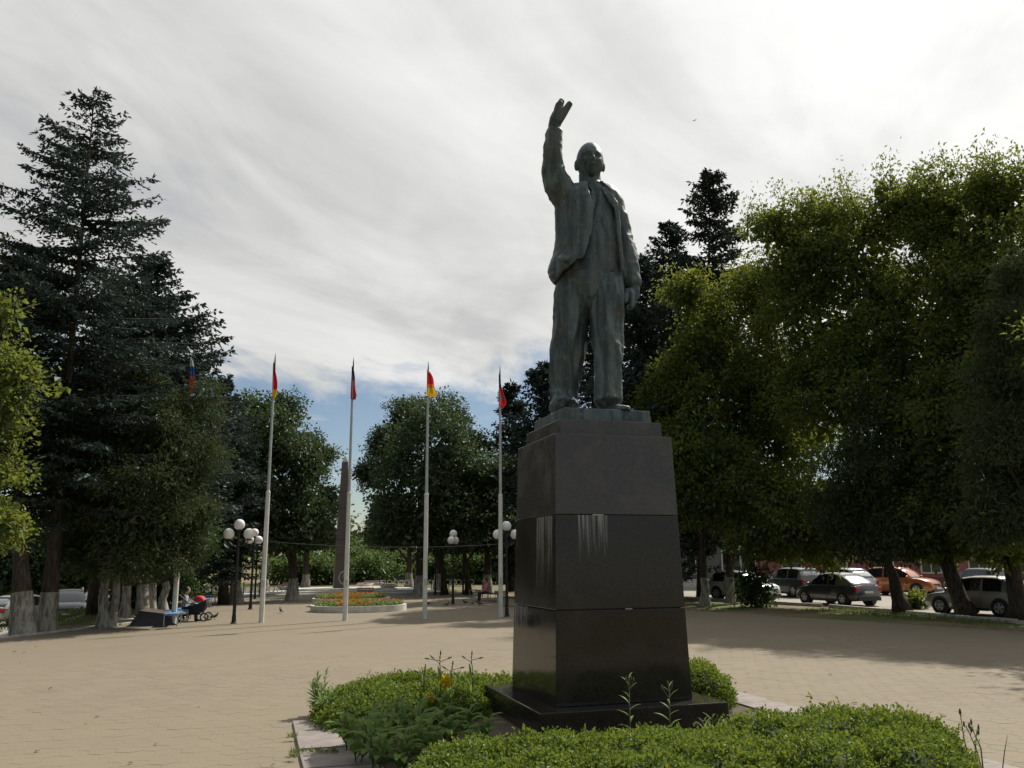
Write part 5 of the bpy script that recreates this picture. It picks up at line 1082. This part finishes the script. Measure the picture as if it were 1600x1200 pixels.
        MB().box(-hl + 1.25, hl - 1.3, -.02, .02, z_clear, z_clear + .10).build('sill', M_['trim'], t, loc=(0, s * hw * .97, 0))
        for x in (xb_ + .02, xa - .05): MB().box(-.006, .006, -.004, .004, .30, zb - .05).build('door_gap', M_['trim'], t, loc=(x, s * (hw * .994), 0))
    MB().box(-.012, .012, -.26, .26, -.056, .056).build('number_plate', M_['plate'], t, loc=(-hl - .012 if kind != 'suv' else -hl - .015, 0, .62)); MB().box(-.012, .012, -.26, .26, -.056, .056).build('number_plate', M_['plate'], t, loc=(hl + .055, 0, .42))
    return t
def carpos(wheel_px, x_off, y_off, rz):                  # ground point of one wheel -> centre of the car
    p = gr(*wheel_px); return p - Vector((x_off * math.cos(rz) - y_off * math.sin(rz), x_off * math.sin(rz) + y_off * math.cos(rz), 0))
GP = 'cars in the right car park'
rz = R(112); make_car('dark grey-violet hatchback seen from behind, between the thuja trunk and the grey car', (.050, .050, .058), carpos((1318, 946), -1.32, .84, rz), rz, 4.25, 1.77, 1.50, 'coupe', (.13, .135, .14), GP)  # paler roof tone paints in the sky's reflection
rz = R(108); make_car('dark blue-grey off-roader with red tail light behind the dark hatchback', (.048, .058, .068), carpos((1240, 933), -1.30, .88, rz), rz, 4.27, 1.80, 1.66, 'suv', (.22, .23, .24), GP)
rz = R(-57); make_car('white wagon with black bumper behind the tangled shrub', (.55, .55, .53), carpos((1206, 938), 1.2, .80, rz), rz, 4.0, 1.68, 1.55, 'suv', None, GP)
rz = R(110); make_car('silver car of which only the roof shows above the dark hatchback', (.40, .41, .42), at(1315, 900, 53).xy.to_3d(), rz, 4.4, 1.76, 1.60, 'hatch', None, GP)
rz = R(-48); make_car('orange crossover with a glinting windscreen right of the leaning thuja', (.42, .135, .042), carpos((1420, 929.5), 1.25, -.86, rz) + Vector((0, -1.0, 0)), rz, 4.3, 1.82, 1.64, 'suv', None, GP)
rz = R(118); make_car('beige-white hatchback parked side-on at the right edge', (.30, .28, .235), carpos((1472, 958), 1.18, .84, rz), rz, 4.15, 1.74, 1.47, 'hatch', None, GP)  # beige darkened in the paint for the shade on its side
rz = R(100); make_car('dark car with a bright red tail light behind the beige hatchback', (.035, .04, .045), at(1530, 900, 47).xy.to_3d(), rz, 4.3, 1.76, 1.62, 'suv', None, GP)
GL = 'cars parked on the left street'
make_car('dark blue off-roader facing the square between whitewashed trunks', (.018, .026, .045), gr(106, 968, -1.02), R(-66), 4.5, 1.85, 1.72, 'suv', (.03, .035, .045), GL)
make_car('white car behind the twin-stemmed thuja', (.34, .345, .34), gr(146, 967, -1.02) + Vector((0, .5, 0)), R(-75), 4.4, 1.80, 1.66, 'suv', None, GL)  # white toned down, shade put into the paint colour
make_car('white car with a red tail light between the two leftmost trunks', (.34, .34, .33), gr(38, 973, -1.02), R(70), 4.3, 1.76, 1.52, 'hatch', None, GL)  # this white too is greyed to carry the shade

# ------------------------------------------------------------------ buildings in the background
def building(name, label, p, rz, L, D_, H, wall, base, nwin, rows, ww=1.3, wh=1.7, z0=1.1, dz=3.2, roof=(.10, .10, .11)):
    t = empty(name, p, rz, label, 'building'); WL = plain('wall_' + name, wall, .85, 0, .10, .6, .2)
    mb = MB(); mb.box(-L / 2, L / 2, 0, D_, -.5, H); mb.build('wall', WL, t)
    MB().box(-L / 2 - .06, L / 2 + .06, -.06, D_, -.5, .75).build('base_course', plain('base_' + name, base, .85), t)
    r = MB(); r.box(-L / 2 - .4, L / 2 + .4, -.4, D_ + .4, H, H + .35); r.build('roof', plain('roof_' + name, roof, .8), t); MB().box(-L / 2 - .15, L / 2 + .15, -.15, D_ + .15, H - .4, H - .01).build('cornice', M_['whitestone'], t)
    fm = MB(); e = .11
    for (x0, x1, z0_, z1_) in ((-ww / 2 - e, -ww / 2, -e, wh + e), (ww / 2, ww / 2 + e, -e, wh + e), (-ww / 2, ww / 2, wh, wh + e), (-ww / 2, ww / 2, -e, 0), (-.035, .035, 0, wh)): fm.box(x0, x1, -.07, .05, z0_, z1_)
    fme = fm.mesh('window'); fme.materials.append(M_['whitestone']); pme = MB().box(-ww / 2, ww / 2, -.012, .02, 0, wh).mesh('pane'); pme.materials.append(GLASS)
    for rw in range(rows):
        for k in range(nwin):
            x = -L / 2 + L * (k + .5) / nwin; f = link('window', fme, None, t, (x, 0, z0 + rw * dz)); link('pane', pme, None, f)
    return t
building('pink_building', 'dusky pink building with white-framed windows behind the right car park', at(1300, 900, 66).xy.to_3d() + Vector((4, 0, 0)), -.16, 44, 10, 7.2, (.33, .115, .115), (.14, .06, .06), 13, 2)
building('grey_building', 'grey building with steps glimpsed right of the pedestal', at(1090, 900, 68).xy.to_3d() + Vector((-1.5, 0, 0)), -.1, 11, 9, 6.5, (.15, .15, .15), (.12, .12, .12), 4, 2)
st_ = empty('entrance_steps', at(1092, 900, 66).xy.to_3d(), -.1, 'pale entrance steps in front of the grey building', 'steps')
for k in range(4): MB().box(-3 + .2 * k, 3 - .2 * k, k * .35, 1.8, -.05 + k * .16 + .001, .16 + k * .16).build('step', M_['whitestone'], st_)
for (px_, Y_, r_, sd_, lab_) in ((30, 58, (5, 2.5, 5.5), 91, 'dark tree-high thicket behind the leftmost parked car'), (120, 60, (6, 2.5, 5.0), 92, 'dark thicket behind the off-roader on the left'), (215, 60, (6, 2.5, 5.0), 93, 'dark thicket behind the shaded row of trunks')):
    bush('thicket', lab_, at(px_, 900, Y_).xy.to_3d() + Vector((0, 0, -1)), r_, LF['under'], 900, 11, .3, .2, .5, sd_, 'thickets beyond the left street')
building('far_block', 'distant grey flat-roofed block above the far slope', at(560, 860, 170).xy.to_3d() + Vector((2.0, 0, 2)), .1, 17, 10, 5.2, (.40, .42, .44), (.3, .3, .3), 6, 1, 1.3, 1.5, 1.8)

# ------------------------------------------------------------------ planting round the monument
def mound(label, lobes, ncl, seed, base):
    t = empty('spirea_hedge', base, 0, label, 'hedge', 'low spirea hedges round the pedestal'); b = Vector(base)
    L = [(l[0] - b.x, l[1] - b.y, l[2] - b.z, l[3], l[4], l[5]) for l in lobes]
    g = np.random.default_rng(seed); A = np.array(L); wgt = A[:, 3] * A[:, 4] + A[:, 3] * A[:, 5]; k = g.choice(len(A), ncl, p=wgt / wgt.sum())
    d = unit(g.normal(size=(ncl, 3))); d[:, 2] = np.abs(d[:, 2]) * 1.0 - .12; d = unit(d); r = 1.03 - .22 * g.random(ncl) ** 2
    lump = 1 + .10 * vnoise(A[k, :3] + d * A[k, 3:], 4.2) + .10 * vnoise(A[k, :3] + d * A[k, 3:], 12.0) + .07 * vnoise(A[k, :3] + d * A[k, 3:], 26.0)
    C = A[k, :3] + d * A[k, 3:] * (r * lump)[:, None]; keep = C[:, 2] > -.02
    # drop what lies deep inside another lobe
    for l in A:
        q = np.sqrt((((C - l[:3]) / l[3:]) ** 2).sum(1)); keep &= q > .78
    C = C[keep]; d = d[keep]; n = len(C); per = 8
    C2 = np.repeat(C, per, 0); d2 = np.repeat(d, per, 0); P = C2 + g.normal(size=(n * per, 3)) * [.030, .030, .026]
    D = d2 * .6 + g.normal(size=P.shape) * .75 + [0, 0, .05]; N = g.normal(size=P.shape) * .8 + d2
    V, F = leaf_quads(P, D, N, .044 * (.6 + .8 * g.random(len(P))), .032 * (.7 + .6 * g.random(len(P))), .16)
    ns = n // 70; ix = g.choice(n, ns, replace=False)             # longer new shoots standing out of the clipped mass
    sd_ = unit(d[ix] + g.normal(size=(ns, 3)) * .3 + [0, 0, .5]); ln_ = .05 + .10 * g.random(ns); u = g.random((ns, 12)); Ps = (C[ix][:, None] + sd_[:, None] * (ln_[:, None] * u)[..., None]).reshape(-1, 3) + g.normal(size=(ns * 12, 3)) * .008
    V3, F3 = leaf_quads(Ps, np.repeat(sd_, 12, 0) * .4 + g.normal(size=Ps.shape) * .7, g.normal(size=Ps.shape), .045 * (.6 + .8 * g.random(len(Ps))), .020 * np.ones(len(Ps)), .1); F = np.concatenate([F, F3 + len(V)]); V = np.concatenate([V, V3])
    link('foliage', mesh_np('foliage', V, F), LF['hedge'], t)
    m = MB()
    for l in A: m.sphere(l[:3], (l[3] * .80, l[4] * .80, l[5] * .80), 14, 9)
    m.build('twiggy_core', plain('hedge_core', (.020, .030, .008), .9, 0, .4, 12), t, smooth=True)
    return t
def hl(a, b, z, ra, rb, rz_):
    p = W(a, b); return (p.x, p.y, z, ra, rb, rz_)
def px_l(px, py, Y, r, ry, rz_):
    p = at(px, py, Y); z = p.z - rz_; return (p.x, p.y, max(.02, z) if z > 0 else z, r, ry, rz_)
# left mound
mound('leafy spirea mound left of the pedestal', [px_l(590, 1062, 13.0, .85, .80, .55), px_l(555, 1085, 12.7, .55, .65, .45), px_l(650, 1052, 13.4, .75, .75, .55), px_l(718, 1056, 13.9, .75, .7, .52), px_l(770, 1060, 14.2, .6, .6, .46), px_l(552, 1096, 12.2, .50, .6, .48), px_l(606, 1074, 12.25, .66, .75, .60), px_l(672, 1068, 12.6, .62, .7, .60), px_l(722, 1076, 13.0, .42, .5, .52)], 8600, 1, W(-2.4, .3))
mound('small spirea clump behind the right corner of the plinth', [px_l(1098, 1040, 13.7, .42, .55, .5), px_l(1080, 1036, 14.2, .5, .5, .5)], 1500, 2, W(1.7, .6))
mound('long low spirea hedge along the front of the plinth', [px_l(740, 1164, 9.0, .62, .6, .42), px_l(850, 1150, 9.1, .75, .62, .44), px_l(960, 1150, 9.2, .75, .65, .44), px_l(1060, 1142, 9.4, .7, .65, .44), px_l(700, 1192, 8.6, .5, .5, .36), px_l(840, 1186, 8.4, .8, .6, .40), px_l(1000, 1184, 8.4, .85, .6, .42), px_l(1130, 1168, 8.8, .7, .6, .44)], 7600, 3, W(-.4, -4))
mound('broad spirea hedge at the bottom right', [px_l(1190, 1118, 9.8, .62, .7, .48), px_l(1300, 1110, 9.9, .75, .75, .50), px_l(1395, 1112, 9.8, .62, .7, .50), px_l(1160, 1160, 9.0, .6, .6, .46), px_l(1280, 1150, 9.0, .8, .7, .50), px_l(1400, 1145, 9.1, .68, .65, .50), px_l(1448, 1160, 9.3, .45, .5, .44)], 6600, 4, W(2.4, -3.6))

def leaf_mesh(ln, wd, lobed=False, curl=.25):
    n = 6; V = []; 
    for i in range(n + 1):
        u = i / n; w_ = wd * math.sin(math.pi * min(1, u * .92 + .06)) ** .8 * (1 + (.35 * (1 if i % 2 else -1) if lobed else 0)); z = curl * ln * (u - u * u * 1.25); V += [(u * ln, -w_ / 2, z + w_ * .22), (u * ln, 0, z), (u * ln, w_ / 2, z + w_ * .22)]
    F = []
    for i in range(n): a = i * 3; F += [(a, a + 1, a + 4, a + 3), (a + 1, a + 2, a + 5, a + 4)]
    return mesh_np('leaf', V, F, True)
LM = dict(thistle=leaf_mesh(.30, .10, True, .7), lance=leaf_mesh(.15, .028, False, .15), small=leaf_mesh(.11, .02, False, .3))
for k, m in (('thistle', 'weed'), ('lance', 'weed'), ('small', 'weed')): LM[k].materials.append(LF[m])
def weed(label, base, h, nleaf, kind, seed, lean=(0, 0), stems=1, scale=1.0, buds=0, group='weeds in the bed', budmat=None):
    t = empty('weed', base, 0, label, 'plant', group); g = random.Random(seed)
    for s in range(stems):
        a = g.random() * 6.28; ex = Vector((math.cos(a), math.sin(a), 0)) * (.10 * (stems > 1)) + Vector((lean[0], lean[1], 0)); hh = h * (1 if s == 0 else .65 + .3 * g.random()); root = ex * .25; tip = ex + Vector((g.gauss(0, .02), g.gauss(0, .02), hh)); mid = root.lerp(tip, .5) + Vector((g.gauss(0, .02), g.gauss(0, .02), 0))
        MB().tube([root + Vector((0, 0, -.03)), mid, tip], [.009, .007, .003], 6).build('stem', STEM, t, smooth=True)
        for k in range(nleaf):
            u = (.15 + .85 * (k + .5) / nleaf) if kind != 'thistle' else (.05 + .8 * (k + .5) / nleaf); p = root.lerp(mid, u * 2) if u < .5 else mid.lerp(tip, u * 2 - 1)
            o = bpy.data.objects.new('leaf', LM[kind]); COL.objects.link(o); o.parent = t; o.location = p; az = k * 2.4 + g.gauss(0, .3); up = (.15 + .75 * u) if kind != 'thistle' else (.35 + .5 * u)
            o.rotation_euler = (0, -up, az); sc = scale * (1.1 - .6 * u) * (.8 + .4 * g.random()); o.scale = (sc, sc, sc)
        for k in range(buds):
            c = tip + Vector((g.gauss(0, .03), g.gauss(0, .03), g.gauss(0, .02) - .02 * k)); MB().lathe([(.003, -.035), (.011, -.015), (.009, .01), (.003, .03)], c, 7).build('bud', budmat or TWIG, t, smooth=True); MB().tube([mid.lerp(tip, .6), c], .003, 5).build('stalk', TWIG, t)
    return t
weed('tall leafy weed at the left end of the left hedge', gr(500, 1118), .62, 22, 'lance', 1, (-.03, 0), 7, 1.35)
weed('bushy weed at the foot of the tall leafy weed', gr(508, 1128), .40, 16, 'lance', 2, (0, 0), 7, 1.35)
for k, (px, py, h, lab) in enumerate(((560, 1196, .50, 'thistle nearest the border slabs'), (600, 1190, .55, 'thistle in the middle of the weeds left of the front hedge'), (640, 1182, .62, 'tallest thistle between the two hedges'), (672, 1190, .42, 'thistle touching the front hedge'), (620, 1215, .42, 'thistle at the bottom edge of the picture'), (575, 1165, .40, 'thistle under the left hedge'), (700, 1168, .40, 'pale thistle by the plinth corner'), (588, 1210, .55, 'thistle low at the bottom left of the weeds'), (650, 1204, .55, 'broad thistle against the front hedge at the bottom'), (545, 1175, .45, 'thistle sprouting over the border slabs'), (612, 1160, .55, 'thistle standing before the left hedge'), (660, 1162, .50, 'thistle with arching leaves right of the middle weeds'), (722, 1158, .36, 'young thistle in the bare soil beside the plinth'), (748, 1172, .34, 'small thistle between the front hedge and the plinth corner'), (692, 1142, .42, 'thistle at the right foot of the left hedge'))):
    weed(lab, gr(px, py), h * 1.1, 9, 'thistle', 10 + k, (0, 0), 2, 1.1)
for (px, py, h, lab, sd_) in ((986, 1152, .88, 'tall willowherb weed in front of the plinth, left of the other', 30), (1047, 1150, .78, 'willowherb weed in front of the plinth corner', 31), (1103, 1142, .42, 'short weed against the right end of the plinth', 32)):
    p = at(px, py, 10.1); p.z = .02; weed(lab, p, h, 11, 'small', sd_, (0, 0), 1 if sd_ != 32 else 3, 1.9, 3)
for (px, py, h, lab, sd_) in ((1522, 1205, .62, 'wispy weed right of the broad hedge', 33), (1540, 1207, .50, 'shorter wispy weed beside it at the right', 34)):
    p = gr(px, py); weed(lab, p, h, 16, 'small', sd_, (.0, 0), 2, .8, 2)
MB().tube([gr(1566, 1206), gr(1566, 1206) + Vector((.06, 0, .2)), gr(1566, 1206) + Vector((.13, 0, .44))], [.006, .005, .002], 5); tw = MB(); p = gr(1566, 1206); tw.tube([p, p + Vector((.05, 0, .2)), p + Vector((.10, 0, .36))], [.006, .005, .002], 5); tag(tw.build('dry_stalk', TWIG), 'bare dry stalk at the bottom right corner', 'plant')
# lily stalks and a yellow bloom in the left hedge
def lily(label, px, py, Y, ztop, seed, nb):
    top = at(px, py, Y); p = Vector((top.x, top.y, .05)); h = top.z - .05; t = empty('lily_stalk', p, 0, label, 'plant', 'lily stalks in the left hedge'); g = random.Random(seed)
    MB().tube([(0, 0, 0), (g.gauss(0, .015), 0, h * .6), (0, 0, h * .94)], [.010, .008, .005], 6).build('stem', STEM, t, smooth=True)
    for k in range(nb):
        s = -1 if k % 2 else 1; z = h * (.80 + .07 * k / max(1, nb - 1)); e = Vector((s * (.05 + .03 * k), g.gauss(0, .02), h * (.90 + .10 * (k == 0)))); e = Vector((0.01, 0, h * .95)) if k == 0 else e
        MB().tube([(0, 0, z), e], [.005, .004], 5).build('stalk', TWIG, t); d = (e - Vector((0, 0, z))).normalized(); MB().tube([e, e + d * .03, e + d * .075], [.005, .012, .004], 7).build('bud', TWIG, t, smooth=True)
    for k in range(7):
        o = bpy.data.objects.new('leaf', LM['thistle'] if False else LM['lance']); COL.objects.link(o); o.parent = t; o.location = (0, 0, h * (.1 + .08 * k)); o.rotation_euler = (0, -.9, k * 2.4); o.scale = (1.6, 1.3, 1.6)
    return t
lily('tall forked lily stalk in the left hedge', 687, 1019, 12.4, 0, 1, 4); lily('bare lily stalk nearest the plinth', 736, 1020, 13.0, 0, 2, 3); lily('short lily stalk between the two taller ones', 706, 1036, 12.5, 0, 3, 3); lily('lily stalk left of the tall forked one', 663, 1042, 12.4, 0, 4, 2)
def bloom(label, px, py, Y, r, seed):
    c = at(px, py, Y); p = Vector((c.x, c.y, .05)); t = empty('yellow_flower', p, 0, label, 'flower', 'yellow blooms in the left hedge'); g = np.random.default_rng(seed); h = c.z - .05
    MB().tube([(0, 0, 0), (0, 0, h)], [.007, .005], 6).build('stem', STEM, t)
    k = 60; d = unit(g.normal(size=(k, 3)) + [0, -.3, .2]); P = d * r * .45 * g.random((k, 1)) + [0, 0, h]; V, F = leaf_quads(P, d, g.normal(size=(k, 3)), r * .7 * np.ones(k), r * .35 * np.ones(k)); link('petals', mesh_np('petals', V, F), LF['yellow'], t)
bloom('big yellow bloom beside the tall forked lily stalk', 697, 1064, 12.3, .11, 1); bloom('small yellow bloom low in the left hedge', 671, 1090, 12.0, .08, 2); bloom('yellowed bloom by the plinth corner', 712, 1146, 11.2, .07, 3)
# tufts in the slab joints
def tufts():
    g = np.random.default_rng(12)
    for k, (px, py, w_, lab) in enumerate(((490, 1181, .28, 'grass tuft along the joint of the border slabs'), (456, 1157, .05, 'little yellow-green tuft at the slab edge'), (459, 1188, .05, 'dry tuft near the bottom slab'))):
        c = gr(px, py); n = int(60 * (w_ / .1 + .5)); P = np.stack([(g.random(n) - .5) * 2 * w_, (g.random(n) - .5) * .05, np.zeros(n)], 1); V, F = leaf_quads(P, g.normal(size=(n, 3)) * .5 + [0, 0, 1], g.normal(size=(n, 3)), .07 * (.5 + g.random(n)), .008 * np.ones(n)); o = link('grass_tuft', mesh_np('grass_tuft', V, F), LF['grass']); o.location = (c.x, c.y, .03); tag(o, lab, 'grass tuft', 'tufts between slabs')
tufts()
# litter: fallen leaves and scraps on the paving
def litter():
    g = random.Random(9); me = leaf_mesh(.05, .035, False, .3); me.materials.append(TWIG); i = 0
    for (px, py) in ((58, 1011), (20, 1019), (36, 1020), (30, 1038), (82, 1076), (148, 1121), (61, 1174), (245, 1163), (133, 1132), (1168, 1083), (1299, 1054), (1340, 1100), (200, 1194), (1271, 1103), (429, 1196), (310, 1105)):
        o = bpy.data.objects.new('fallen_leaf', me); COL.objects.link(o); p = gr(px, py); o.location = (p.x, p.y, .008); o.rotation_euler = (0, 0, g.random() * 6.28); s = .8 + g.random(); o.scale = (s, s, s)
        tag(o, 'small dry leaf lying on the paving', 'leaf', 'fallen leaves on the paving')
litter()
